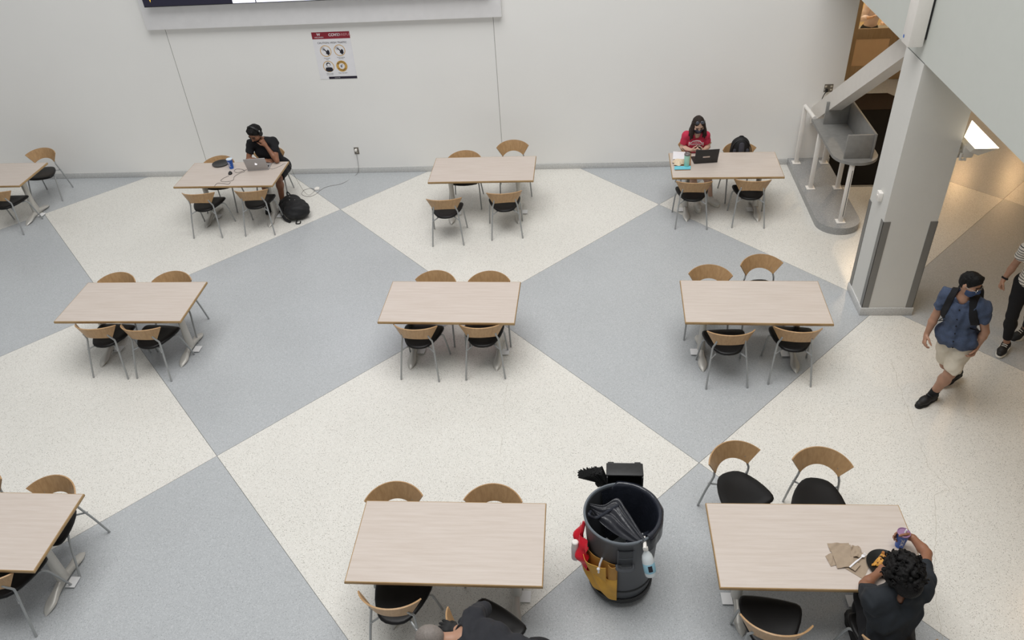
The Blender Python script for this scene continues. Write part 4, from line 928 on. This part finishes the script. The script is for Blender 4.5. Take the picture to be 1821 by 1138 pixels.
# ---- 1. walking man, denim shirt and khaki shorts
J = dict(head=UP(1725, 504, 1.555), neck=UP(1713, 527, 1.41), rsh=UP(1684, 523, 1.345), lsh=UP(1746, 544, 1.335), rel=UP(1663, 562, 1.08), rwr=UP(1648, 594, .865), lel=UP(1752, 590, 1.06), lwr=UP(1737, 616, .86),
         pel=UP(1703, 598, .905), lkn=UP(1689, 664, .475), lan=UP(1657, 702, .085), rkn=UP(1682, 647, .49), ran=UP(1700, 662, .13))
toeL, toeR = UP(1630, 722, .03), UP(1683, 684, .0)
hl = {'r': (UP(1643, 610, .79)-J['rwr'], V3(.8, -.1, 0), V3(-.3, -.9, 0), dict(curl=.55)), 'l': (UP(1727, 634, .775)-J['lwr'], V3(-.9, .1, .1), V3(-.3, -.9, .0), dict(curl=.6))}
b = body(J, 1.0, hf=(.62, -.72, -.22), wide=.92, hands=hl, hs=.96); W = b
p = person('man walking in denim shirt and khaki shorts with navy face mask', b)
mks('body', b.all, sk_tan, p, b.base, .006)
wn = lambda amp, fr=26, seed=0: (lambda G: wrinkle(G, amp, fr, seed))
hc_ = (-b.up, b.J['pel']-b.up*.055)
SH = shirt(b, .60, .023, -.055, .014)+[rc(b.J['pel']+b.up*.02-b.l*.06, b.J['pel']+b.up*.02+b.l*.06, .130, .130, b.f, 1.10, k=.03, cut=[hc_]), rc(b.J['pel']-b.up*.02-b.l*.05, b.J['pel']-b.up*.02+b.l*.05, .137, .137, b.f, 1.08, k=.03, cut=[hc_])]
so1 = mks('shirt', SH, cl_blue, p, b.base, .006, 1, noise=wn(.010, 55, 3), subs=neckcut(b, .066))
# collar
cpt = (b.J['lsh']+b.J['rsh'])/2+b.up*.045
mks('collar', [rc(cpt-b.f*.03, cpt+b.f*.045-b.up*.02, .082, .080, k=.03)], cl_blue, so1, b.base, .005, 1, subs=[rc(cpt-b.f*.02-b.up*.1, cpt+b.f*.06+b.up*.15, .066, .072, k=.005)], clips=[(b.up, cpt+b.up*.022), (-b.up, cpt-b.up*.03), (nz(b.f-b.l*.0), cpt+b.f*.075)])
bv = BVHTree.FromObject(so1, bpy.context.evaluated_depsgraph_get())
def on_front(bt, base, P, d, off=.003):
    h = bt.ray_cast(Vector(P-base-d*.6), Vector(d)); return None if h[0] is None else np.array(h[0])+base+np.array(h[1])*off
for i in range(6):
    q = on_front(bv, b.base, b.J['pel']+b.up*(.40-.088*i)-b.l*(.0), -b.f)
    if q is not None: put('button', ellipsoid(q, (.007, .007, .007), 8, 6), M_sock, so1, b.base)
shp = grow(b.torso[:2], .018, cut=[(b.up, b.J['pel']+b.up*.06)])
for q in 'lr':
    h_, k_ = b.J[q+'hip'], b.J[q+'kn']; c = cutat(h_, k_, .88); shp += [rc(h_, h_+(k_-h_)*.95, .098, .086, k=.012, cut=[c])]
mks('shorts', shp, cl_khaki, p, b.base, .006, 1, noise=wn(.009, 40, 5))
l_, f_, u_ = b.hax; c_ = b.hc; s_ = b.hs
HAIRCLIP = lambda c, f, u, h=.065: [(nz(f*.75-u*.66), c+f*.085+u*h)]
mks('hair', [x.grown(.004) for x in b.head[:1]]+[el(c_+u_*.055+f_*.010, V3(.068, .086, .072)*s_, b.hax, k=.02), rc(c_+f_*.045+u_*.098-l_*.030, c_+f_*.058+u_*.096+l_*.030, .022, .020, k=.02)], hair_black, p, b.base, .005, 1,
    noise=lambda G: wrinkle(G, .003, 170, 9), clips=HAIRCLIP(c_, f_, u_))
mask(b, cl_mask, p); face_bits(b, p, sk_tan, True, hair_black)
M_frame = mat('glasses_metal', (190, 186, 180), .25, metal=.8)
for q in (-1, 1):
    cc = c_+f_*.100+l_*q*.034-u_*.001; put('glasses_rim', tube([cc+l_*.026*math.cos(t*PI/8)+u_*.021*math.sin(t*PI/8) for t in range(16)], .0022, 6, True), M_frame, p, b.base)
    put('glasses_temple', tube([cc+l_*q*.027+u_*.006, c_+l_*q*.082+f_*.05+u_*.004, c_+l_*q*.083-f_*.005+u_*.002], .0026, 6), M_frame, p, b.base)
for q, te, ud in (('l', toeL, V3(0, 0, 1)), ('r', toeR, V3(0, 0, 1))):
    an = b.J[q+'an']; fd = te-an; fd = V3(fd[0], fd[1], .0 if q == 'l' else -.12*np.linalg.norm(fd[:2])); so_, (g, fd, up_, sd, toe) = shoe(an, fd, p, b, 'shoe', M_shoeb, M_soleb)
    kn = b.J[q+'kn']; mks('sock', [rc(an-nz(an-kn)*-.02, an+(kn-an)*.22, .041, .045, k=.01, cut=[cutat(an, kn, .24)])], M_sock, p, b.base, .006, 1)
    put('lace', tube(spline([g+fd*.055+up_*.088-sd*.03, g+fd*.07+up_*.095, g+fd*.055+up_*.09+sd*.03, g+fd*.085+up_*.082-sd*.028, g+fd*.10+up_*.08+sd*.028], 4), .004, 5), M_sock, so_, b.base)
mks('tattoo', [el(b.J['rsh']+(b.J['rel']-b.J['rsh'])*.80+nz(V3(0, -1, .3))*.036, V3(.009, .006, .009), k=.001)], M_sock, p, b.base, .004, 0)
# backpack worn on his back
bpk = empty('backpack', tuple(b.base), 0, "black backpack on the walking man's shoulders", 'backpack')
chs = (b.J['lsh']+b.J['rsh'])/2; bc = b.J['pel']+(chs-b.J['pel'])*.55-b.f*.215
mks('bag_body', [rc(bc-b.up*.17, bc+b.up*.15, .125, .115, b.f, 1.35, k=.03), rc(bc-b.up*.12-b.f*.06, bc+b.up*.02-b.f*.06, .10, .09, b.f, 1.4, k=.03)], cl_black, bpk, b.base, .008, 1, noise=wn(.003, 20, 2))
G0 = [pq.grown(.012) for pq in SH]
for q, sg in (('l', 1), ('r', -1)):
    pc = b.J['neck']*.30+b.J[q+'sh']*.70-b.up*.03
    mks('shoulder_strap', G0, cl_black, bpk, b.base, .007, 1, clips=[(nz(b.l+b.up*.22*sg), pc+b.l*.031), (-nz(b.l+b.up*.22*sg), pc-b.l*.031), (nz(-b.up-b.l*sg*.5), b.J['pel']+b.up*.24+b.l*sg*.15), (nz(-b.f-b.up*.2), chs-b.f*.10)])
    s0 = pc+b.f*.10-b.up*.30; s1 = bc-b.up*.14+b.l*sg*.12
    put('strap_webbing', tube(spline([pc+b.f*.085-b.up*.22, b.J['pel']+b.l*sg*.175+b.up*.17+b.f*.03, b.J['pel']+b.l*sg*.19+b.up*.10-b.f*.06, s1], 6), .010, 6, flat=.35), cl_black, bpk, b.base)

# ---- 2. woman at the right edge of the photograph, striped top and black leggings
F2 = nz(V3(-.5, -.87, 0)); L2 = V3(.87, -.5, 0); rsh = V3(4.50, 7.29, 1.33)
J = dict(rsh=rsh, lsh=rsh+L2*.33, neck=rsh+L2*.165+V3(0, 0, .075), head=rsh+L2*.165+V3(-.01, -.03, .225), rel=UP(1804, 471, 1.06), rwr=UP(1785, 497, .90), lel=rsh+L2*.39+V3(.05, .1, -.27), lwr=rsh+L2*.36+V3(0, -.08, -.45),
         pel=V3(4.69, 7.30, .90), rkn=UP(1800, 561, .49), ran=UP(1789, 612, .085), lkn=V3(4.86, 7.34, .47), lan=UP(1823, 585, .12))
hl = {'r': (UP(1777, 509, .82)-J['rwr'], V3(.7, -.3, 0), V3(-.6, -.8, 0), dict(curl=.9)), 'l': (V3(0, -.2, -1), V3(-.8, 0, 0), V3(0, -1, 0), dict(curl=.6))}
b = body(J, .92, hf=F2+V3(0, 0, -.1), wide=.90, hands=hl, hs=.95)
p = person('woman at right photo edge in striped top and black leggings', b)
mks('body', b.all, sk_tan, p, b.base, .006)
M_str = bpy.data.materials.new('striped_jersey'); M_str.use_nodes = True; nt = M_str.node_tree; tc = nt.nodes.new('ShaderNodeTexCoord'); wv = nt.nodes.new('ShaderNodeTexWave')
wv.bands_direction = 'Z'; wv.inputs['Scale'].default_value = 9.5; wv.inputs['Distortion'].default_value = .5; cr_ = nt.nodes.new('ShaderNodeValToRGB'); cr_.color_ramp.interpolation = 'CONSTANT'
cr_.color_ramp.elements[0].color = lin((28, 28, 32)); cr_.color_ramp.elements[1].position = .17; cr_.color_ramp.elements[1].color = lin((228, 222, 212))
nt.links.new(tc.outputs['Object'], wv.inputs['Vector']); nt.links.new(wv.outputs['Fac'], cr_.inputs['Fac']); nt.links.new(cr_.outputs['Color'], nt.nodes['Principled BSDF'].inputs['Base Color']); nt.nodes['Principled BSDF'].inputs['Roughness'].default_value = .85
mks('striped_top', shirt(b, .5, .014, -.02, .018), M_str, p, b.base, .006, 1, noise=wn(.003, 26, 1), subs=neckcut(b))
lg = grow(b.torso[:2], .012, cut=[(b.up, b.J['pel']+b.up*.08)])
for q in 'lr':
    lg += grow(b.thigh[q], .010); c = cutat(b.J[q+'kn'], b.J[q+'an'], .80); lg += [x.grown(.008, [c]) for x in b.shin[q]]
mks('leggings', lg, cl_black, p, b.base, .006, 1)
l_, f_, u_ = b.hax; c_ = b.hc
mks('hair', [el(c_+u_*.025-f_*.012, V3(.085, .104, .106), b.hax, k=.02), rc(c_-f_*.07, c_-f_*.08-u_*.22, .07, .05, k=.04)], hair_brown, p, b.base, .007, 1, clips=HAIRCLIP(c_, f_, u_))
face_bits(b, p, sk_tan, True, hair_brown)
wr, e_ = b.J['rwr'], b.J['rel']; ax_ = nz(e_-wr); put('wrist_watch', xf(lathe([(.031, -.010), (.034, -.008), (.034, .008), (.031, .010)], 16, caps=False), Matrix.Translation(Vector(wr+ax_*.018-b.base)) @ Vector(ax_).to_track_quat('Z', 'Y').to_matrix().to_4x4()), M_sock, p, V3(0, 0, 0))
for q, te in (('r', UP(1772, 638, .03)), ('l', UP(1808, 600, .02))):
    an = b.J[q+'an']; fd = te-an; fd[2] = 0 if q == 'r' else -.04; so_, (g, fd, up_, sd, toe) = shoe(an, fd, p, b, 'sneaker', M_shoeb, M_solew, .25)
    for i in range(4):
        a0 = g+fd*(.05+.022*i)+up_*(.092-.008*i); put('lace', tube([a0-sd*.026, a0+up_*.006, a0+sd*.026], .0045, 5), M_solew, so_, b.base)
    for sgn in (-1, 1): put('side_stripe', tube(spline([g-fd*.045+up_*.055+sd*sgn*.043, g+fd*.02+up_*.05+sd*sgn*.047, g+fd*.08+up_*.035+sd*sgn*.047, g+fd*.11+up_*.022+sd*sgn*.046], 5), .004, 5), M_solew, so_, b.base)

# ---- 3. man with headphones at the laptop
J = dict(head=V3(-4.975, 10.955, 1.215), neck=V3(-4.945, 11.045, 1.09), rsh=V3(-5.115, 11.03, 1.02), lsh=V3(-4.775, 11.07, 1.02), rel=V3(-5.175, 10.915, .795), rwr=V3(-4.93, 10.915, .778), lel=V3(-4.715, 10.885, .79), lwr=V3(-4.850, 10.935, 1.02),
         pel=V3(-4.87, 11.24, .525), lkn=V3(-4.75, 10.87, .50), lan=V3(-4.80, 10.90, .085), rkn=V3(-4.98, 10.84, .50), ran=V3(-4.99, 10.82, .085))
hl = {'r': (V3(1, .02, -.02), V3(0, .2, -1), V3(0, 1, .1), dict(curl=.15)), 'l': (V3(-.45, -.05, 1), V3(-.6, .6, -.2), V3(-.3, -.6, .2), dict(curl=1.15))}
b = body(J, 1.0, hf=(-.30, -.78, -.54), hu=(-.12, -.4, .8), wide=1.06, hands=hl, hs=1.12)
p = person('seated man in black T-shirt with headphones leaning on his hand', b)
mks('body', b.all, sk_brown, p, b.base, .006)
mks('t_shirt', shirt(b, .60, .015, -.06, .014), cl_black, p, b.base, .007, 1, noise=wn(.006, 45, 4), subs=neckcut(b))
def legs_cloth(b, name, m, p, tt, g=.018, seed=3):
    P = grow(b.torso[:2], g, cut=[(b.up, b.J['pel']+b.up*.09)])
    for q in 'lr':
        c = [cutat(b.J[q+'hip'], b.J[q+'kn'], tt)] if tt < 1 else []; P += [x.grown(g, c) for x in b.thigh[q]]
        if tt >= 1: c = cutat(b.J[q+'kn'], b.J[q+'an'], tt-1); P += [x.grown(g, [c]) for x in b.shin[q]]
    return mks(name, P, m, p, b.base, .008, 1, noise=wn(.003, 24, seed))
legs_cloth(b, 'shorts', cl_black, p, .92, .024)
for q in 'lr': shoe(b.J[q+'an'], V3(.1, -1, 0), p, b, 'shoe', M_shoeb, M_soleb)
l_, f_, u_ = b.hax; c_ = b.hc
mks('hair', [x.grown(.009) for x in b.head[:1]]+[rc(c_+f_*.05+u_*.10-l_*.035, c_+f_*.062+u_*.10+l_*.035, .030, .030, k=.02)], hair_black, p, b.base, .006, 1, noise=lambda G: wrinkle(G, .005, 130, 2), clips=HAIRCLIP(c_, f_, u_))
mks('beard', [x.grown(.004) for x in b.head[1:3]], hair_black, p, b.base, .006, 1, clips=[(u_, c_-u_*.062), (-f_, c_+f_*.0)])
face_bits(b, p, sk_brown, True, hair_black)
hp = empty('headphones', tuple(c_), 0, "black over-ear headphones on the seated man's head", 'headphones')
put('headband', tube([c_+l_*.108*math.cos(t*PI/14)+u_*(.005+.142*math.sin(t*PI/14))-f_*.010 for t in range(15)], .010, 8, flat=1.5), M_black, hp, c_)
for q in (-1, 1):
    cu = put('ear_cup', mv(lathe([(.0, -.018), (.030, -.018), (.036, -.006), (.036, .010), (.024, .018), (0, .018)], 20), 0, 0, 0), M_black, hp, V3(0, 0, 0)); cu.matrix_local = frame(l_*q*.100-u_*.006-f_*.008, f_, u_, l_)
    put('hinge', ellipsoid(c_+l_*q*.112+u_*.055-f_*.012, (.011, .011, .016), 8, 6), M_chrome, hp, c_)

# ---- 4. woman in red T-shirt with phone
J = dict(head=V3(1.622, 10.985, 1.165), neck=V3(1.617, 11.035, 1.045), rsh=V3(1.475, 11.04, .985), lsh=V3(1.755, 11.03, .985), rel=V3(1.425, 11.06, .785), rwr=UP(1229, 266.5, .80), lel=V3(1.80, 11.05, .785), lwr=UP(1251, 266.5, .80),
         pel=V3(1.62, 11.22, .51), rkn=V3(1.55, 10.82, .50), lkn=V3(1.77, 10.80, .50), ran=V3(1.66, 10.66, .085), lan=V3(1.87, 10.79, .085))
hl = {'r': (V3(.8, -.30, .05), V3(.45, .55, .5), V3(0, .0, 1), dict(curl=.75)), 'l': (V3(-.8, -.30, .05), V3(-.45, .55, .5), V3(0, 0, 1), dict(curl=.75))}
b = body(J, .88, hf=(.08, -.86, -.46), hu=(0, -.4, .8), wide=.90, hands=hl, hs=1.0); R4 = b
p = person('seated woman in red printed T-shirt and mask looking at her phone', b)
mks('body', b.all, sk_fair, p, b.base, .006)
ts = mks('t_shirt', shirt(b, .70, .015, -.06, .013), cl_red, p, b.base, .006, 1, noise=wn(.006, 45, 6), subs=neckcut(b))
legs_cloth(b, 'shorts', mat('cloth_grey', (92, 92, 96), .85), p, .55)
for q, d_ in (('l', V3(.55, -.8, 0)), ('r', V3(0, -1, 0))): shoe(b.J[q+'an'], d_, p, b, 'sneaker', M_shoew, M_solew, .25)
l_, f_, u_ = b.hax; c_ = b.hc
HP = [el(c_+u_*.026-f_*.016, V3(.086, .100, .100), b.hax, k=.02)]
for i in range(26):
    a = -2.2+4.4*i/25; x0 = c_+l_*math.sin(a)*.072-f_*math.cos(a)*.075*1.0+u_*.0; dn = V3(0, 0, -1); out_ = nz(x0-c_)
    if f_@(x0-c_) > .035: continue
    x1 = x0+dn*.10+out_*.030; x2 = x1+dn*.08+out_*.028*math.sin(i*2.1); HP += [rc(x0, x1, .026, .024, k=.015), rc(x1, x2, .024, .010, k=.012)]
mks('hair', HP, hair_brown, p, b.base, .006, 1, noise=lambda G: wrinkle(G, .003, 70, 3), subs=[el(c_+f_*.13-u_*.035, V3(.074, .12, .115), b.hax, k=.01), rc(c_-u_*.05+f_*.13, b.J['pel']+b.up*.25+b.f*.25, .07, .13, k=.01)])
mask(b, cl_mask2, p); face_bits(b, p, sk_fair, True, hair_brown)
sg_ = empty('sunglasses', tuple(c_), 0, "dark sunglasses pushed up on the red-shirted woman's hair", 'sunglasses')
for q in (-1, 1):
    le = put('lens', ellipsoid((0, 0, 0), (.029, .005, .023), 14, 8), mat('dark_lens', (70, 74, 84), .08, spec=.8), sg_, V3(0, 0, 0)); le.matrix_local = frame(f_*.062+u_*.112+l_*q*.033, l_, nz(f_*.75+u_*.65), nz(u_*.75-f_*.65))
    put('temple', tube([c_+l_*q*.062+f_*.066+u_*.105, c_+l_*q*.090+f_*.0+u_*.062, c_+l_*q*.088-f_*.05+u_*.03], .003, 6), M_black, sg_, c_)
# print on the shirt, laid on the cloth
bv4 = BVHTree.FromObject(ts, bpy.context.evaluated_depsgraph_get())
def cloth_print(name, vf, m, c, l, u, d, bvh, par, base, off=.0035):
    V = []
    for x, y, z in vf[0]:
        q = on_front(bvh, base, c+l*x+u*y, d, off); V.append(tuple((q if q is not None else c+l*x+u*y)-base))
    return mk(name, (V, vf[1]), m, par)
M_print = mat('print_white', (232, 222, 222), .8)
cen = b.J['pel']+b.up*.395; pl_ = b.l; cd = -b.f
def strip(pts, wd, n=5):
    V, F = [], []
    for (x0, y0), (x1, y1) in zip(pts, pts[1:]):
        dx, dy = x1-x0, y1-y0; L = math.hypot(dx, dy); ux, uy = -dy/L*wd/2, dx/L*wd/2; k = len(V)
        for i in range(n+1):
            t = i/n; V += [(x0+dx*t+ux, y0+dy*t+uy, 0), (x0+dx*t-ux, y0+dy*t-uy, 0)]
        F += [(k+2*i, k+2*i+1, k+2*i+3, k+2*i+2) for i in range(n)]
    return V, F
cloth_print('shirt_print', strip([(-.10, -.02), (-.10, .035), (-.075, .035), (-.055, .058), (.055, .058), (.075, .035), (.10, .035), (.10, -.02)], .009), M_print, cen, pl_, b.up, cd, bv4, ts, b.base)
cloth_print('shirt_print', text_vf('WISCONSIN', .034, True), M_print, cen+b.up*.014, pl_, b.up, cd, bv4, ts, b.base)
cloth_print('shirt_print', text_vf('UNIVERSITY OF', .014, False), M_print, cen+b.up*.041, pl_, b.up, cd, bv4, ts, b.base)
ph = mk('phone', box(-.037, .037, -.075, .075, -.004, .004, .003), M_black); tag(ph, "dark smartphone in the red-shirted woman's hands", 'phone'); ph.matrix_world = frame(UP(1243, 266, .825), nz(V3(1, -.1, 0)), nz(V3(.05, -.75, -.35)), nz(V3(0, -.4, .9)))

# ---- 5. curly-haired eater seen from behind
J = dict(head=UP(1604, 1018, 1.18), neck=UP(1603, 1062, 1.07), rsh=UP(1640, 1046, 1.02), lsh=UP(1555, 1068, 1.0), rel=UP(1648, 984, .90), rwr=UP(1623, 956, .862), lel=UP(1537, 1040, .80), lwr=UP(1562, 1019, .80),
         pel=V3(2.13, 3.30, .535), rkn=V3(2.26, 3.70, .50), lkn=V3(2.09, 3.70, .50), ran=V3(2.26, 3.68, .085), lan=V3(2.11, 3.68, .085))
hl = {'r': (V3(-.75, .30, -.10), V3(-.35, -.9, -.05), V3(0, .15, 1), dict(curl=.55, thumb=.8)), 'l': (V3(.75, .7, -.1), V3(.3, -.1, -1), V3(.7, -.6, 0), dict(curl=.5))}
b = body(J, 1.0, hf=(-.15, .80, -.58), hu=(0, .5, .8), wide=1.08, hands=hl, hs=1.0)
p = person('curly-haired person in dark T-shirt eating, seen from behind', b)
mks('body', b.all, sk_brown, p, b.base, .006)
mks('t_shirt', shirt(b, .58, .020, -.06, .020), cl_black2, p, b.base, .006, 1, noise=wn(.010, 40, 8), subs=neckcut(b, .064))
legs_cloth(b, 'trousers', cl_black, p, 1.9)
for q in 'lr': shoe(b.J[q+'an'], V3(0, 1, 0), p, b, 'shoe', M_shoeb, M_soleb)
l_, f_, u_ = b.hax; c_ = b.hc; HP = [el(c_+u_*.022-f_*.02, V3(.104, .118, .112), b.hax, k=.02), el(c_-f_*.08-u_*.06, V3(.095, .07, .085), b.hax, k=.02)]
r_ = np.random.default_rng(3)
for i in range(420):
    v = nz(r_.normal(size=3)); q = c_+u_*.016-f_*.025+(l_*v[0]*.118+f_*v[1]*.128+u_*v[2]*.126)
    if v[1] > .45 and v[2] < .35: continue
    if v[2] < -.8: continue
    HP.append(el(q, V3(1, 1, 1)*r_.uniform(.011, .021), k=.006))
mks('curly_hair', HP, hair_black, p, b.base, .005, 0)
for i in range(70):
    v = nz(r_.normal(size=3))
    if (v[1] > .35 and v[2] < .4) or v[2] < -.7: continue
    o_ = l_*v[0]*.130+f_*v[1]*.140+u_*v[2]*.138; cc = c_+u_*.016-f_*.025+o_; on = nz(o_); t1 = nz(np.cross(on, r_.normal(size=3))); t2 = np.cross(on, t1)
    rr = r_.uniform(.008, .015); put('curl', tube([cc+on*(.010*math.sin(t*.9)+.012*t/9)+t1*rr*math.cos(t*PI/3.2)+t2*rr*math.sin(t*PI/3.2) for t in range(10)], .0042, 5), hair_black, p, b.base)
EAT = b

# ---- 6. cleaner bending over a chair at the bottom edge
J = dict(head=V3(-1.035, 2.905, 1.03), neck=V3(-.91, 2.93, 1.06), rsh=V3(-.80, 2.76, 1.01), lsh=V3(-.79, 3.10, 1.0), lel=UP(862, 1084, .86), lwr=UP(813, 1121, .775), rel=V3(-.86, 2.72, .74), rwr=V3(-1.02, 2.82, .56),
         pel=V3(-.33, 2.78, .97), lkn=V3(-.36, 2.88, .50), lan=V3(-.28, 2.82, .085), rkn=V3(-.34, 2.66, .50), ran=V3(-.26, 2.62, .085))
hl = {'l': (UP(772, 1106, .76)-J['lwr'], V3(0, .1, -1), V3(.2, 1, 0), dict(curl=.18, spread=2.2)), 'r': (V3(-.7, .2, -.7), V3(0, .5, -.8), V3(0, 1, 0), dict(curl=.5))}
b = body(J, 1.0, hf=(-.55, .0, -.85), hu=(-.8, 0, .5), wide=1.08, hands=hl, hs=1.0)
p = person('grey-haired cleaner in black bending over a chair at bottom edge', b)
mks('body', b.all, sk_tan, p, b.base, .006)
mks('sweater', shirt(b, 1.84, .018, -.08, .022), mat('cloth_black_knit', (38, 39, 44), .9, var=.1, vscale=40), p, b.base, .007, 1, noise=wn(.008, 40, 8), subs=neckcut(b))
legs_cloth(b, 'trousers', cl_black, p, 1.92)
for q in 'lr':
    shoe(b.J[q+'an'], V3(-1, .15, 0), p, b, 'shoe', M_shoeb, M_soleb)
    gl = grow(b.hand[q], .0025); mks('glove', gl, mat('glove_black', (24, 24, 25), .7), p, b.base, .005, 1)
l_, f_, u_ = b.hax; c_ = b.hc
mks('hair', [el(c_+u_*.022-f_*.016, V3(.082, .100, .102), b.hax, k=.01)], mat('hair_grey', (128, 120, 114), .6, var=.2, vscale=80, bump=.3, bscale=200), p, b.base, .006, 1, clips=HAIRCLIP(c_, f_, u_))
face_bits(b, p, sk_tan, True, None)

# ---- 7. person sitting beyond the oak doors
B0 = V3(5.78, 16.9, 0)
J = dict(head=B0+V3(-.02, -.05, 1.22), neck=B0+V3(0, 0, 1.10), rsh=B0+V3(-.15, 0, 1.03), lsh=B0+V3(.15, 0, 1.03), rel=B0+V3(-.24, -.05, .80), rwr=B0+V3(-.10, -.28, .90), lel=B0+V3(.24, -.05, .80), lwr=B0+V3(.1, -.28, .80),
         pel=B0+V3(0, .12, .55), rkn=B0+V3(-.1, -.3, .5), lkn=B0+V3(.1, -.3, .5), ran=B0+V3(-.1, -.3, .085), lan=B0+V3(.1, -.3, .085))
b = body(J, .92, hf=(0, -1, -.3), wide=.92, hands={'r': (V3(.1, -.6, .5), V3(.5, 0, -1), V3(0, 0, 1)), 'l': (V3(-.2, -1, 0), V3(0, 0, -1), V3(-1, 0, 0))}, hs=.95)
p = person('person in pale pink top seated behind the oak doors', b)
mks('body', b.all, sk_fair, p, b.base, .008); mks('top', shirt(b, 1.5, .016, -.05, .02), mat('cloth_pale_pink', (226, 210, 214), .85), p, b.base, .008, 1)
legs_cloth(b, 'trousers', cl_black, p, 1.9); l_, f_, u_ = b.hax; c_ = b.hc
mks('hair', [el(c_+u_*.026-f_*.018, V3(.086, .102, .102), b.hax, k=.02)], hair_brown, p, b.base, .008, 1, clips=[(nz(f_-u_*.5), c_+f_*.045+u_*.03)]); face_bits(b, p, sk_fair, True, hair_brown)
st_ = empty('office_stool', (5.78, 17.02, 0), 0, 'stool under the person behind the oak doors', 'stool')
mk('stool_seat', lathe([(.0, .40), (.18, .40), (.19, .425), (.18, .44), (0, .44)], 24), M_black, st_); mk('stool_stem', lathe([(.03, .02), (.03, .40)], 12), M_chrome, st_); mk('stool_base', lathe([(.22, 0), (.22, .012), (.05, .03), (0, .03)], 24), M_chrome, st_)

# ---------------------------------------------------------------- soft bags, shaped the same way as the bodies
bk0 = V3(-4.52, 10.64, 0)
q = empty('backpack', tuple(bk0), 0, 'black backpack lying on the floor beside the laptop table', 'backpack')
ax1 = nz(V3(.55, -.80, 0)); ax2 = np.array([-ax1[1], ax1[0], 0])
mks('bag_body', [rc(bk0-ax1*.20+V3(0, 0, .12), bk0+ax1*.14+V3(0, 0, .125), .150, .190, V3(0, 0, 1), 1.45, k=.05), rc(bk0+ax1*.02+V3(0, 0, .16), bk0+ax1*.16+V3(0, 0, .15), .13, .13, V3(0, 0, 1), 1.5, k=.04)], M_nylon, q, bk0, .008, 1, noise=wn(.016, 34, 12), clips=[(V3(0, 0, -1), V3(0, 0, .002))])
mks('front_pocket', [rc(bk0+ax1*.02+V3(0, 0, .205), bk0+ax1*.15+V3(0, 0, .20), .09, .10, V3(0, 0, 1), 2.2, k=.03)], M_nylon, q, bk0, .008, 1, noise=wn(.009, 44, 13))
mks('top_flap', [rc(bk0-ax1*.27+ax2*.05+V3(0, 0, .12), bk0-ax1*.16-ax2*.02+V3(0, 0, .15), .085, .11, V3(0, 0, 1), 1.3, k=.03)], M_nylon, q, bk0, .008, 1, noise=wn(.010, 26, 14), clips=[(V3(0, 0, -1), V3(0, 0, .01))])
put('haul_loop', tube(spline([bk0-ax1*.33+V3(0, 0, .12), bk0-ax1*.40+ax2*.03+V3(0, 0, .20), bk0-ax1*.36+ax2*.08+V3(0, 0, .12)], 6), .010, 6), M_nylon, q, bk0)
put('strap', tube(spline([bk0-ax1*.22-ax2*.06+V3(0, 0, .2), bk0-ax1*.10-ax2*.17+V3(0, 0, .14), bk0+ax1*.10-ax2*.215+V3(0, 0, .05), bk0+ax1*.24-ax2*.16+V3(0, 0, .012)], 6), .020, 8, flat=.35), M_nylon, q, bk0)
put('strap_tail', tube(spline([bk0+ax1*.27-ax2*.06+V3(0, 0, .03), bk0+ax1*.33-ax2*.10+V3(0, 0, .012), bk0+ax1*.36-ax2*.05+V3(0, 0, .008), bk0+ax1*.30-ax2*.02+V3(0, 0, .008)], 6), .009, 6), M_nylon, q, bk0)
for dx, dy in ((-.02, -.04), (.03, .03), (-.16, .0)): put('zip_pull', ellipsoid(bk0+ax1*dx+ax2*dy+V3(0, 0, .247 if dx > -.1 else .235), (.010, .006, .004), 8, 6), M_zip, q, bk0)
# backpack on the chair at the woman's table
ch = U(1315, 262, .62); bk1 = V3(ch.x-.045, 11.06, 0)
q = empty('backpack', tuple(bk1), 0, 'black and grey backpack standing on chair by the red-shirted woman', 'backpack')
c1 = V3(bk1[0], 11.06, .66)
mks('bag_body', [rc(c1-V3(0, -.02, .16), c1+V3(0, .03, .12), .165, .135, V3(0, 1, 0), 1.5, k=.03)], M_nylon, q, bk1, .008, 1, noise=wn(.003, 20, 15), clips=[(V3(0, 0, -1), V3(0, 0, .452))])
M_gp = mat('pack_grey', (62, 62, 70), .7)
mks('front_panel', [rc(c1+V3(0, -.108, -.16), c1+V3(0, -.062, .165), .046, .040, V3(0, 1, 0), 3.0, k=.02)], M_gp, q, bk1, .006, 1)
for sgn in (-1, 1): mks('side_panel', [rc(c1+V3(sgn*.105, -.085, -.16), c1+V3(sgn*.092, -.050, .08), .030, .024, V3(0, 1, 0), 2.4, k=.02)], M_gp, q, bk1, .006, 1)
put('zip_line', tube(spline([c1+V3(-.155, -.05, -.15), c1+V3(-.145, -.045, .08), c1+V3(-.09, -.03, .19), c1+V3(0, -.02, .23), c1+V3(.09, -.03, .19), c1+V3(.145, -.045, .08), c1+V3(.155, -.05, -.15)], 6), .007, 6), M_black, q, bk1)
put('haul_loop', tube(spline([c1+V3(-.035, .03, .245), c1+V3(-.02, .035, .262), c1+V3(.02, .035, .262), c1+V3(.035, .03, .245)], 5), .007, 6), M_nylon, q, bk1)
